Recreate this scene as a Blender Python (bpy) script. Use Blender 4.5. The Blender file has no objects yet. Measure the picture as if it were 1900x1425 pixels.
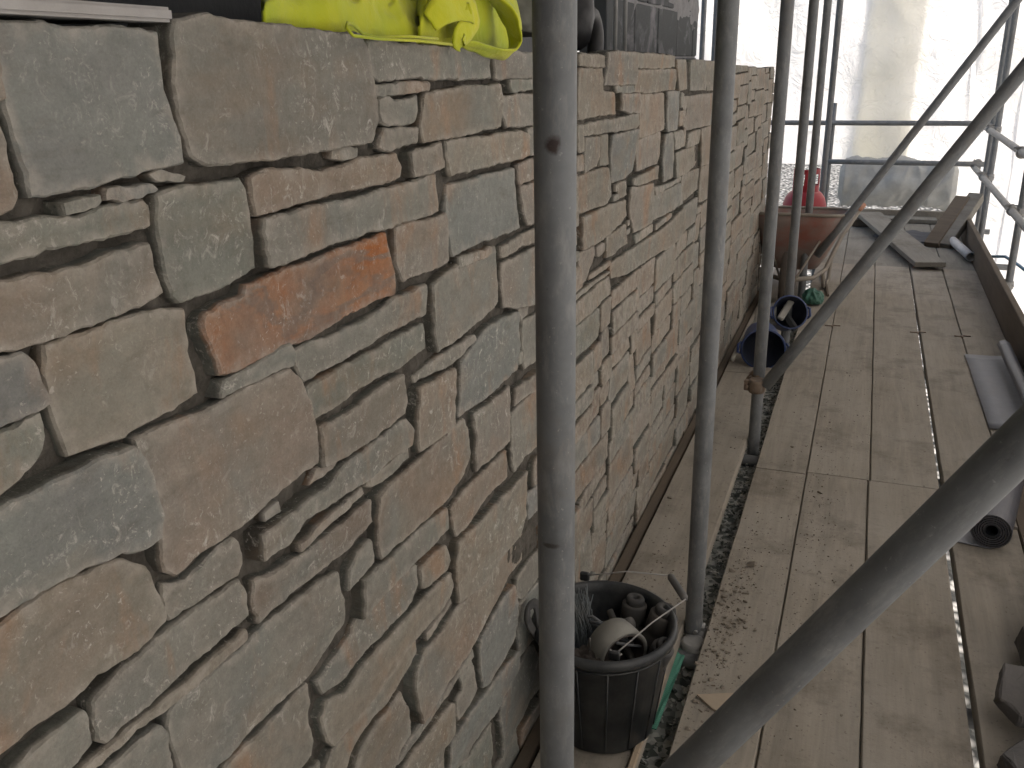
import bpy, bmesh, math, random
import numpy as np
from mathutils import Vector, Matrix, noise
from mathutils.geometry import delaunay_2d_cdt
random.seed(7)
SC = bpy.context.scene
COL = SC.collection
rad = math.radians
# ------------------------------------------------------------------ camera
PW, PH, FPX, HC = 1900.0, 1425.0, 1674.0, 1.51
pit, yaw, rol = rad(19.65), rad(21.37), math.atan2(97, 4688)
hd = Vector((-math.sin(yaw), math.cos(yaw), 0))
CF = (hd*math.cos(pit) + Vector((0, 0, -math.sin(pit)))).normalized()
r0 = Vector((math.cos(yaw), math.sin(yaw), 0)); u0 = r0.cross(CF)
CR = r0*math.cos(rol) - u0*math.sin(rol); CU = r0*math.sin(rol) + u0*math.cos(rol)
CP = Vector((0, 0, HC))
cam = bpy.data.cameras.new('camera'); co = bpy.data.objects.new('camera', cam); COL.objects.link(co)
cam.sensor_fit = 'HORIZONTAL'; cam.sensor_width = 36; cam.lens = FPX/PW*36; cam.clip_start = .02; cam.clip_end = 3000
m = Matrix((CR, CU, -CF)).transposed().to_4x4(); m.translation = CP; co.matrix_world = m
cam.dof.use_dof = False
SC.camera = co
# ------------------------------------------------------------------ light
SUN_EL, SUN_AZ = 46, 50          # azimuth measured from +Y towards +X
w = bpy.data.worlds.new("World"); SC.world = w; w.use_nodes = True
nt = w.node_tree; bg = nt.nodes['Background']; sky = nt.nodes.new('ShaderNodeTexSky')
sky.sky_type = 'NISHITA'; sky.sun_disc = False; sky.sun_elevation = rad(SUN_EL); sky.sun_rotation = rad(SUN_AZ)
sky.air_density = 1.2; sky.dust_density = 6.0; sky.ozone_density = .6
nt.links.new(sky.outputs[0], bg.inputs[0]); bg.inputs[1].default_value = .15
sl = bpy.data.lights.new('sun', 'SUN'); sl.energy = 1.5; sl.angle = rad(14); sl.color = (1, .975, .94)
so = bpy.data.objects.new('sun', sl); COL.objects.link(so)
sd = Vector((math.sin(rad(SUN_AZ))*math.cos(rad(SUN_EL)), math.cos(rad(SUN_AZ))*math.cos(rad(SUN_EL)), math.sin(rad(SUN_EL))))
so.rotation_euler = sd.to_track_quat('Z', 'Y').to_euler()
SC.view_settings.view_transform = 'Standard'; SC.view_settings.look = 'None'
SC.view_settings.exposure = 1.05; SC.view_settings.gamma = 1
SC.cycles.max_bounces = 10; SC.cycles.diffuse_bounces = 6; SC.cycles.transmission_bounces = 8
# ------------------------------------------------------------------ pixel helpers (photo pixel -> point on a real plane)
def ray(x, y): return CF + CR*((x-PW/2)/FPX) - CU*((y-PH/2)/FPX)
def onz(x, y, z=0.): d = ray(x, y); return CP + d*((z-HC)/d.z)
def onx(x, y, X): d = ray(x, y); return CP + d*(X/d.x)
def ony(x, y, Y): d = ray(x, y); return CP + d*(Y/d.y)
# ------------------------------------------------------------------ object helpers
def tag(o, label=None, cat=None, group=None, kind=None):
    if label: o['label'] = label
    if cat: o['category'] = cat
    if group: o['group'] = group
    if kind: o['kind'] = kind
    return o
def thing(name, label, cat, loc=(0, 0, 0), rot=(0, 0, 0), group=None):
    o = bpy.data.objects.new(name, None); COL.objects.link(o); o.location = loc; o.rotation_euler = rot
    o.empty_display_size = .1
    return tag(o, label, cat, group)
def link(name, me, mat, parent=None, smooth=False):
    if smooth:
        me.polygons.foreach_set('use_smooth', [True]*len(me.polygons))
    if mat: me.materials.append(mat)
    o = bpy.data.objects.new(name, me); COL.objects.link(o)
    if parent: o.parent = parent
    return o
def bobj(name, bm, mat, parent=None, smooth=False):
    bmesh.ops.recalc_face_normals(bm, faces=bm.faces[:])
    me = bpy.data.meshes.new(name); bm.to_mesh(me); bm.free()
    return link(name, me, mat, parent, smooth)
def add_box(bm, lo, hi, bev=0., M=None, seg=1):
    c = [(x, y, z) for x in (lo[0], hi[0]) for y in (lo[1], hi[1]) for z in (lo[2], hi[2])]
    v = [bm.verts.new(p) for p in c]
    fs = [bm.faces.new([v[i] for i in q]) for q in ((0,1,3,2),(4,6,7,5),(0,4,5,1),(2,3,7,6),(0,2,6,4),(1,5,7,3))]
    geo = v
    if bev:
        es = list({e for f in fs for e in f.edges})
        r = bmesh.ops.bevel(bm, geom=es, offset=bev, segments=seg, affect='EDGES', clamp_overlap=True)
        geo = list({x for f in r['faces'] for x in f.verts} | {x for x in v if x.is_valid})
    if M is not None: bmesh.ops.transform(bm, matrix=M, verts=[x for x in geo if x.is_valid])
    return geo
def frames(pts, up=None):
    out = []; n = len(pts)
    prev = None
    for i in range(n):
        t = (pts[min(i+1, n-1)] - pts[max(i-1, 0)]).normalized()
        if prev is None:
            a = Vector(up) if up else (Vector((0, 0, 1)) if abs(t.z) < .9 else Vector((1, 0, 0)))
        else: a = prev
        a = (a - t*a.dot(t)).normalized(); prev = a
        out.append((t, a, t.cross(a)))
    return out
def add_tube(bm, pts, r, n=20, hollow=0., cap=True):
    pts = [Vector(p) for p in pts]; fr = frames(pts); rings = []
    rs = r if isinstance(r, (list, tuple)) else [r]*len(pts)
    for p, (t, a, b), q in zip(pts, fr, rs):
        rings.append([bm.verts.new(p + a*math.cos(k*2*math.pi/n)*q + b*math.sin(k*2*math.pi/n)*q) for k in range(n)])
    for A, B in zip(rings, rings[1:]):
        for k in range(n): bm.faces.new((A[k], A[(k+1) % n], B[(k+1) % n], B[k]))
    if cap:
        for R, s, p in ((rings[0], 1, 0), (rings[-1], -1, -1)):
            if hollow:
                c = pts[p]; t = fr[p][0]*s
                i1 = [bm.verts.new(c + (v.co-c)*hollow) for v in R]
                i2 = [bm.verts.new(v.co + t*.08) for v in i1]
                for k in range(n):
                    bm.faces.new((R[k], R[(k+1) % n], i1[(k+1) % n], i1[k])); bm.faces.new((i1[k], i1[(k+1) % n], i2[(k+1) % n], i2[k]))
                bm.faces.new(i2)
            else: bm.faces.new(R)
    return rings
def add_lathe(bm, prof, n=32, M=None, cx=0, cy=0):
    rings = []
    for r, z in prof:
        rings.append([bm.verts.new((cx + r*math.cos(k*2*math.pi/n), cy + r*math.sin(k*2*math.pi/n), z)) for k in range(n)])
    for A, B in zip(rings, rings[1:]):
        for k in range(n): bm.faces.new((A[k], A[(k+1) % n], B[(k+1) % n], B[k]))
    if prof[0][0] > 1e-4: bm.faces.new(rings[0])
    if prof[-1][0] > 1e-4: bm.faces.new(rings[-1])
    if M is not None: bmesh.ops.transform(bm, matrix=M, verts=[v for R in rings for v in R])
    return rings
def add_ribbon(bm, pts, wid, thick=.002, up=(0, 0, 1), sub=4, wob=0.):
    # strip of cloth along pts; wid may be list
    P = [Vector(p) for p in pts]; Q = []
    n = len(P)
    for i in range(n-1):
        p0, p1, p2, p3 = P[max(i-1, 0)], P[i], P[i+1], P[min(i+2, n-1)]
        for k in range(sub):
            t = k/sub
            Q.append((.5*((2*p1)+(p2-p0)*t+(2*p0-5*p1+4*p2-p3)*t*t+(3*p1-p0-3*p2+p3)*t*t*t), i+t))
    Q.append((P[-1], n-1.))
    ws = wid if isinstance(wid, (list, tuple)) else [wid]*n
    pts2 = [q for q, _ in Q]; fr = frames(pts2, up)
    rows = []; m_ = 5
    for (q, t), (T, A, B) in zip(Q, fr):
        i = min(int(t), n-2); f = t-i; ww = ws[i]*(1-f)+ws[i+1]*f
        row = []
        for k in range(m_+1):
            s = k/m_-.5
            p = q + B*ww*s + A*(wob*noise.noise(Vector((t*1.7, s*5, 3.3+ws[0]*10))))
            row.append(p)
        rows.append((row, A))
    top = [[bm.verts.new(p + A*thick/2) for p in row] for row, A in rows]
    bot = [[bm.verts.new(p - A*thick/2) for p in row] for row, A in rows]
    for i in range(len(rows)-1):
        for k in range(m_):
            bm.faces.new((top[i][k], top[i][k+1], top[i+1][k+1], top[i+1][k]))
            bm.faces.new((bot[i][k], bot[i+1][k], bot[i+1][k+1], bot[i][k+1]))
        bm.faces.new((top[i][0], top[i+1][0], bot[i+1][0], bot[i][0]))
        bm.faces.new((top[i][m_], bot[i][m_], bot[i+1][m_], top[i+1][m_]))
    for e in (0, -1):
        for k in range(m_): bm.faces.new((top[e][k], top[e][k+1], bot[e][k+1], bot[e][k]))
def grid_mesh(name, f, nu, nv, mat, parent=None, smooth=True):
    vs = [f(i/nu, j/nv) for j in range(nv+1) for i in range(nu+1)]
    fs = [(j*(nu+1)+i, j*(nu+1)+i+1, (j+1)*(nu+1)+i+1, (j+1)*(nu+1)+i) for j in range(nv) for i in range(nu)]
    me = bpy.data.meshes.new(name); me.from_pydata(vs, [], fs); me.update()
    return link(name, me, mat, parent, smooth)
def rough_rock(bm, c, size, seed, n=14, flat=.6, rotz=0.):
    rnd = random.Random(seed); pts = []
    for _ in range(n):
        v = Vector((rnd.uniform(-1, 1), rnd.uniform(-1, 1), rnd.uniform(-1, 1)))
        v = v.normalized()*rnd.uniform(.8, 1)
        pts.append(Vector((v.x*size[0], v.y*size[1], v.z*size[2])))
    M = Matrix.Rotation(rotz, 3, 'Z'); vs = [bm.verts.new(M @ p + Vector(c)) for p in pts]
    r = bmesh.ops.convex_hull(bm, input=vs)
    bmesh.ops.delete(bm, geom=[x for x in r['geom_interior'] if isinstance(x, bmesh.types.BMVert)], context='VERTS')
# ------------------------------------------------------------------ materials
class N:
    def __init__(s, name):
        s.m = bpy.data.materials.new(name); s.m.use_nodes = True; s.t = s.m.node_tree
        s.b = s.t.nodes['Principled BSDF']; s.tc = s.t.nodes.new('ShaderNodeTexCoord'); s.co = s.tc.outputs['Object']
    def n(s, ty, **k):
        x = s.t.nodes.new(ty)
        for a, v in k.items(): setattr(x, a, v)
        return x
    def l(s, a, b): s.t.links.new(a, b)
    def mapping(s, scale=(1, 1, 1), rot=(0, 0, 0), src=None):
        x = s.n('ShaderNodeMapping'); x.inputs['Scale'].default_value = scale; x.inputs['Rotation'].default_value = rot
        s.l(src or s.co, x.inputs['Vector']); return x.outputs[0]
    def noise(s, sc, det=6, ro=.6, vec=None, dist=0):
        x = s.n('ShaderNodeTexNoise'); x.inputs['Scale'].default_value = sc; x.inputs['Detail'].default_value = det
        x.inputs['Roughness'].default_value = ro; x.inputs['Distortion'].default_value = dist
        s.l(vec or s.co, x.inputs['Vector']); return x.outputs['Fac']
    def vor(s, sc, vec=None, feat='F1', out='Distance'):
        x = s.n('ShaderNodeTexVoronoi'); x.inputs['Scale'].default_value = sc; x.feature = feat
        s.l(vec or s.co, x.inputs['Vector']); return x.outputs[out]
    def ramp(s, f, a, b, ca=(0, 0, 0), cb=(1, 1, 1)):
        x = s.n('ShaderNodeValToRGB'); e = x.color_ramp.elements
        e[0].position = a; e[1].position = b; e[0].color = (*ca, 1); e[1].color = (*cb, 1); s.l(f, x.inputs[0]); return x.outputs[0]
    def mix(s, f, a, b, mode='MIX'):
        x = s.n('ShaderNodeMix', data_type='RGBA', blend_type=mode)
        for v, i in ((f, 0), (a, 6), (b, 7)):
            if isinstance(v, (int, float)): x.inputs[i].default_value = v
            elif isinstance(v, tuple): x.inputs[i].default_value = (*v, 1)
            else: s.l(v, x.inputs[i])
        return x.outputs[2]
    def math(s, op, a, b):
        x = s.n('ShaderNodeMath', operation=op)
        for v, i in ((a, 0), (b, 1)):
            if isinstance(v, (int, float)): x.inputs[i].default_value = v
            else: s.l(v, x.inputs[i])
        return x.outputs[0]
    def col(s, c):
        if isinstance(c, tuple): s.b.inputs['Base Color'].default_value = (*c, 1)
        else: s.l(c, s.b.inputs['Base Color'])
    def set(s, rough=.8, metal=0., spec=None):
        s.b.inputs['Roughness'].default_value = rough; s.b.inputs['Metallic'].default_value = metal
        if spec is not None: s.b.inputs['Specular IOR Level'].default_value = spec
    def bump(s, h, st=.3, d=.01):
        x = s.n('ShaderNodeBump'); x.inputs['Strength'].default_value = st; x.inputs['Distance'].default_value = d
        s.l(h, x.inputs['Height']); s.l(x.outputs[0], s.b.inputs['Normal'])
    def rand_co(s):
        oi = s.n('ShaderNodeObjectInfo'); v = s.n('ShaderNodeVectorMath', operation='MULTIPLY_ADD')
        cb = s.n('ShaderNodeCombineXYZ'); s.l(oi.outputs['Random'], cb.inputs[0]); s.l(oi.outputs['Random'], cb.inputs[1]); s.l(oi.outputs['Random'], cb.inputs[2])
        v.inputs[1].default_value = (37, 23, 51); s.l(cb.outputs[0], v.inputs[0]); s.l(s.co, v.inputs[2]); s.co = v.outputs[0]; return oi.outputs['Random']
def dusty(name, c, dust=(.2, .17, .135), amt=.5, rough=.7, metal=0., sc=6, bump=.15, spec=.4):
    k = N(name); r = k.rand_co()
    n1 = k.ramp(k.noise(sc, 8, .65), .5-.25*amt, .95-.3*amt); v = k.noise(sc*5, 4, .6)
    base = k.mix(.5, c, k.mix(v, tuple(x*.6 for x in c), tuple(min(1, x*1.35) for x in c)))
    k.col(k.mix(k.math('MULTIPLY', n1, amt), base, dust)); k.set(rough, metal, spec)
    if bump: k.bump(k.noise(sc*12, 6, .6), bump, .003)
    return k.m
def make_stone():
    k = N('riven_sandstone')
    a = k.n('ShaderNodeVertexColor', layer_name='tint').outputs[0]
    b = k.n('ShaderNodeVertexColor', layer_name='off').outputs[0]
    v = k.n('ShaderNodeVectorMath', operation='MULTIPLY_ADD'); v.inputs[1].default_value = (30, 30, 30)
    k.l(b, v.inputs[0]); k.l(k.co, v.inputs[2]); co_ = v.outputs[0]; k.co = co_
    sx = k.n('ShaderNodeSeparateColor'); k.l(b, sx.inputs[0]); rr = sx.outputs[0]
    vb = k.n('ShaderNodeVertexColor', layer_name='edge'); sxe = k.n('ShaderNodeSeparateColor'); k.l(vb.outputs[0], sxe.inputs[0]); edge = sxe.outputs[0]
    sa = k.n('ShaderNodeSeparateColor'); k.l(a, sa.inputs[0]); ora = k.ramp(k.math('SUBTRACT', sa.outputs[0], sa.outputs[2]), .14, .2)
    streak = k.noise(9, 5, .6, k.mapping((1, 1, 3.5)))
    patch = k.noise(7, 6, .6, dist=.6); fine = k.noise(70, 5, .7); grain = k.noise(380, 3, .7)
    c = k.mix(k.ramp(patch, .35, .68), a, k.mix(.45, a, (.20, .215, .185)))
    c = k.mix(k.math('MULTIPLY', k.ramp(k.noise(5, 4, .6, k.mapping((1.3, 1, 2))), .52, .72), .30), c, (.26, .17, .10))
    c = k.mix(k.math('MULTIPLY', k.ramp(k.noise(3.2, 5, .6, dist=.8), .5, .66), .5), c, (.165, .178, .165))
    c = k.mix(k.math('MULTIPLY', k.ramp(k.noise(4, 5, .6, k.mapping((1, 2.2, 1)), .4), .56, .68), .5), c, (.30, .175, .10))
    vein = k.ramp(k.math('ABSOLUTE', k.math('SUBTRACT', k.noise(4.0, 7, .62, k.mapping((1, .8, 2.2), (.3, 0, 0)), .6), .5), 0), .012, .045, (1, 1, 1), (0, 0, 0))
    c = k.mix(k.math('MULTIPLY', k.math('MULTIPLY', vein, ora), .8), c, (.17, .13, .105))
    c = k.mix(.5, c, k.mix(streak, (.28, .28, .28), (.76, .76, .76)), 'OVERLAY')
    c = k.mix(.75, c, k.mix(fine, (.3, .3, .3), (.7, .7, .7)), 'OVERLAY')
    c = k.mix(.6, c, k.mix(grain, (.3, .3, .3), (.7, .7, .7)), 'OVERLAY')
    # rust veins only on strongly orange stone happen through its tint; pale mortar smears / scratches
    sp = k.math('MULTIPLY', k.ramp(k.noise(38, 9, .78, k.mapping((1, 1.2, 1), (.5, 0, 0)), 1.2), .55, .635), k.ramp(k.noise(6, 3, .5), .44, .60))
    c = k.mix(k.math('MULTIPLY', sp, .75), c, (.48, .46, .41))
    sp2 = k.ramp(k.noise(150, 4, .65, dist=.8), .60, .68)
    c = k.mix(k.math('MULTIPLY', k.math('MULTIPLY', sp2, k.ramp(k.noise(9, 4, .6, dist=.5), .40, .62)), .7), c, (.48, .45, .40))
    dk = k.ramp(k.noise(16, 8, .7, k.mapping((1, 1, 3))), .55, .68)
    c = k.mix(k.math('MULTIPLY', dk, .28), c, (.10, .085, .065))
    en = k.math('MULTIPLY', edge, k.ramp(k.noise(38, 6, .7), .40, .64))
    c = k.mix(k.math('MULTIPLY', en, .7), c, (.36, .33, .285))
    k.col(c); k.set(.86, 0, .25)
    h = k.math('ADD', k.math('MULTIPLY', k.noise(26, 8, .65, k.mapping((1, 1, 2.2))), 1.0), k.math('MULTIPLY', fine, .35))
    k.bump(h, .65, .007)
    return k.m
STONE = make_stone()
def make_mortar():
    k = N('grey_mortar'); f = k.noise(30, 8, .7)
    k.col(k.mix(k.ramp(f, .3, .7), (.045, .041, .035), (.135, .123, .105))); k.set(.95, 0, .1); k.bump(k.noise(90, 8, .7), .8, .006); return k.m
MORTAR = make_mortar()
def make_galv(name='galvanised_steel', base=(.160, .168, .172), dust=.4, stains=()):
    k = N(name); k.rand_co()
    p = k.noise(9, 8, .7); q = k.noise(45, 6, .7, k.mapping((1, 1, .35))); s = k.noise(160, 3, .6)
    c = k.mix(k.ramp(p, .35, .7), tuple(x*.72 for x in base), tuple(x*1.25 for x in base))
    c = k.mix(k.math('MULTIPLY', k.ramp(q, .50, .70), .5), c, (.30, .30, .29))
    c = k.mix(k.math('MULTIPLY', k.ramp(k.noise(5, 7, .7), .55, .7), dust), c, (.16, .135, .105))
    c = k.mix(k.math('MULTIPLY', k.ramp(k.noise(14, 8, .75), .66, .72), .7), c, (.07, .05, .045))
    c = k.mix(k.math('MULTIPLY', k.ramp(s, .665, .73), .5), c, (.36, .355, .34))
    k.col(c); k.set(.5, .3, .5)
    rr = k.ramp(p, .3, .7, (.5, .5, .5), (.78, .78, .78)); k.l(rr, k.b.inputs['Roughness'])
    for (P0, sx_, sz, thr) in stains:
        g = k.n('ShaderNodeNewGeometry'); vs = k.n('ShaderNodeVectorMath', operation='SUBTRACT'); k.l(g.outputs['Position'], vs.inputs[0]); vs.inputs[1].default_value = P0
        vm = k.n('ShaderNodeVectorMath', operation='MULTIPLY'); k.l(vs.outputs[0], vm.inputs[0]); vm.inputs[1].default_value = (1/sx_, 1/sx_, 1/sz)
        ln = k.n('ShaderNodeVectorMath', operation='LENGTH'); k.l(vm.outputs[0], ln.inputs[0])
        d = k.math('MULTIPLY', k.math('ADD', ln.outputs['Value'], k.math('MULTIPLY', k.noise(55, 6, .7), 1.2)), .3)
        c = k.mix(k.math('MULTIPLY', k.ramp(d, .36, .50, (1, 1, 1), (0, 0, 0)), .9), c, thr)
    k.col(c)
    k.bump(k.noise(60, 6, .65), .12, .002); return k.m
GALV = make_galv()
RUSTY = make_galv('rusty_fitting', (.19, .14, .10), .6)
GALVP = make_galv('pale_dusty_tube', (.27, .268, .258), .35)
def make_wood(name, c, dustc, amt=.6, axis=1):
    k = N(name); r = k.rand_co()
    s = [14, 14, 14]; s[axis] = .9
    g = k.noise(1.6, 7, .65, k.mapping(tuple(s)), .6); g2 = k.noise(9, 5, .6, k.mapping(tuple(s)))
    base = k.mix(k.ramp(g, .3, .72), tuple(x*.62 for x in c), tuple(x*1.15 for x in c))
    base = k.mix(.6, base, k.mix(g2, (.25, .25, .25), (.75, .75, .75)), 'OVERLAY')
    base = k.mix(k.math('MULTIPLY', r, .35), base, tuple(x*.8 for x in c))
    d = k.ramp(k.noise(2.3, 8, .62), .28, .7)
    base = k.mix(k.math('MULTIPLY', d, amt), base, dustc)
    st = k.ramp(k.noise(3.6, 9, .74), .51, .66)
    base = k.mix(k.math('MULTIPLY', st, .52), base, (.095, .08, .063))
    sp = k.ramp(k.noise(75, 5, .7), .60, .68)
    base = k.mix(k.math('MULTIPLY', sp, .5), base, (.075, .06, .048))
    sp = k.ramp(k.noise(120, 4, .7), .66, .74)
    base = k.mix(k.math('MULTIPLY', sp, .35), base, (.36, .31, .25))
    fo = k.ramp(k.vor(1.9, k.mapping((1.6, 1, 1))), .02, .22, (1, 1, 1), (0, 0, 0)); fo = k.math('MULTIPLY', fo, k.ramp(k.noise(14, 6, .7), .42, .62))
    base = k.mix(k.math('MULTIPLY', fo, .45), base, (.09, .07, .055))
    k.col(base); k.set(.85, 0, .2)
    k.bump(k.math('ADD', k.math('MULTIPLY', g2, .6), k.noise(60, 7, .7)), .35, .003); return k.m
BOARD = make_wood('dusty_board', (.255, .225, .18), (.315, .29, .25), .65)
BOARDD = make_wood('dark_board', (.12, .095, .07), (.16, .135, .11), .4)
BOARDG = make_wood('grey_board', (.20, .19, .165), (.24, .225, .195), .6)
PALEWOOD = make_wood('pale_timber', (.34, .27, .19), (.30, .25, .19), .4)
def make_sheet():
    k = N('white_sheeting'); t = k.t; t.nodes.remove(k.b)
    out = [x for x in t.nodes if x.type == 'OUTPUT_MATERIAL'][0]
    d = k.n('ShaderNodeBsdfDiffuse'); tr = k.n('ShaderNodeBsdfTranslucent'); mx = k.n('ShaderNodeMixShader')
    c = k.mix(k.ramp(k.noise(1.3, 6, .6), .35, .7), (.80, .80, .79), (.88, .88, .90))
    k.l(c, d.inputs[0]); k.l(c, tr.inputs[0]); mx.inputs[0].default_value = .66
    bp = k.n('ShaderNodeBump'); bp.inputs['Strength'].default_value = .7; bp.inputs['Distance'].default_value = .06
    k.l(k.noise(5, 6, .6, dist=1.2), bp.inputs['Height']); k.l(bp.outputs[0], d.inputs['Normal']); k.l(bp.outputs[0], tr.inputs['Normal'])
    k.l(d.outputs[0], mx.inputs[1]); k.l(tr.outputs[0], mx.inputs[2]); k.l(mx.outputs[0], out.inputs['Surface']); return k.m
SHEET = make_sheet()
SHEETB = make_sheet().copy() if False else make_sheet()
for x in SHEETB.node_tree.nodes:
    if x.type == 'VALTORGB' : x.color_ramp.elements[0].color = (0, 0, 0, 1)
    if x.type == 'MIX': x.inputs[6].default_value = (.62, .60, .50, 1); x.inputs[7].default_value = (.72, .71, .63, 1)
def make_gravel():
    k = N('gravel_ground'); v = k.n('ShaderNodeTexVoronoi'); v.inputs['Scale'].default_value = 11; k.l(k.co, v.inputs['Vector'])
    sx = k.n('ShaderNodeSeparateColor'); k.l(v.outputs['Color'], sx.inputs[0])
    c = k.mix(k.ramp(sx.outputs[0], .1, .9), (.10, .105, .11), (.62, .61, .58))
    c = k.mix(k.ramp(k.noise(1.2, 6, .6), .35, .65), c, (.5, .49, .46))
    c = k.mix(k.ramp(v.outputs['Distance'], .25, .6), c, (.04, .042, .04))
    k.col(c); k.set(.9, 0, .2); k.bump(v.outputs['Distance'], -1.0, .05) if False else k.bump(v.outputs['Distance'], .8, .04); return k.m
GRAVEL = make_gravel()
# ------------------------------------------------------------------ setting
o = grid_mesh('ground', lambda u, v: (-60+120*u, -40+140*v, -2.0), 4, 4, GRAVEL); tag(o, kind='structure')
WX = -.625
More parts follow.
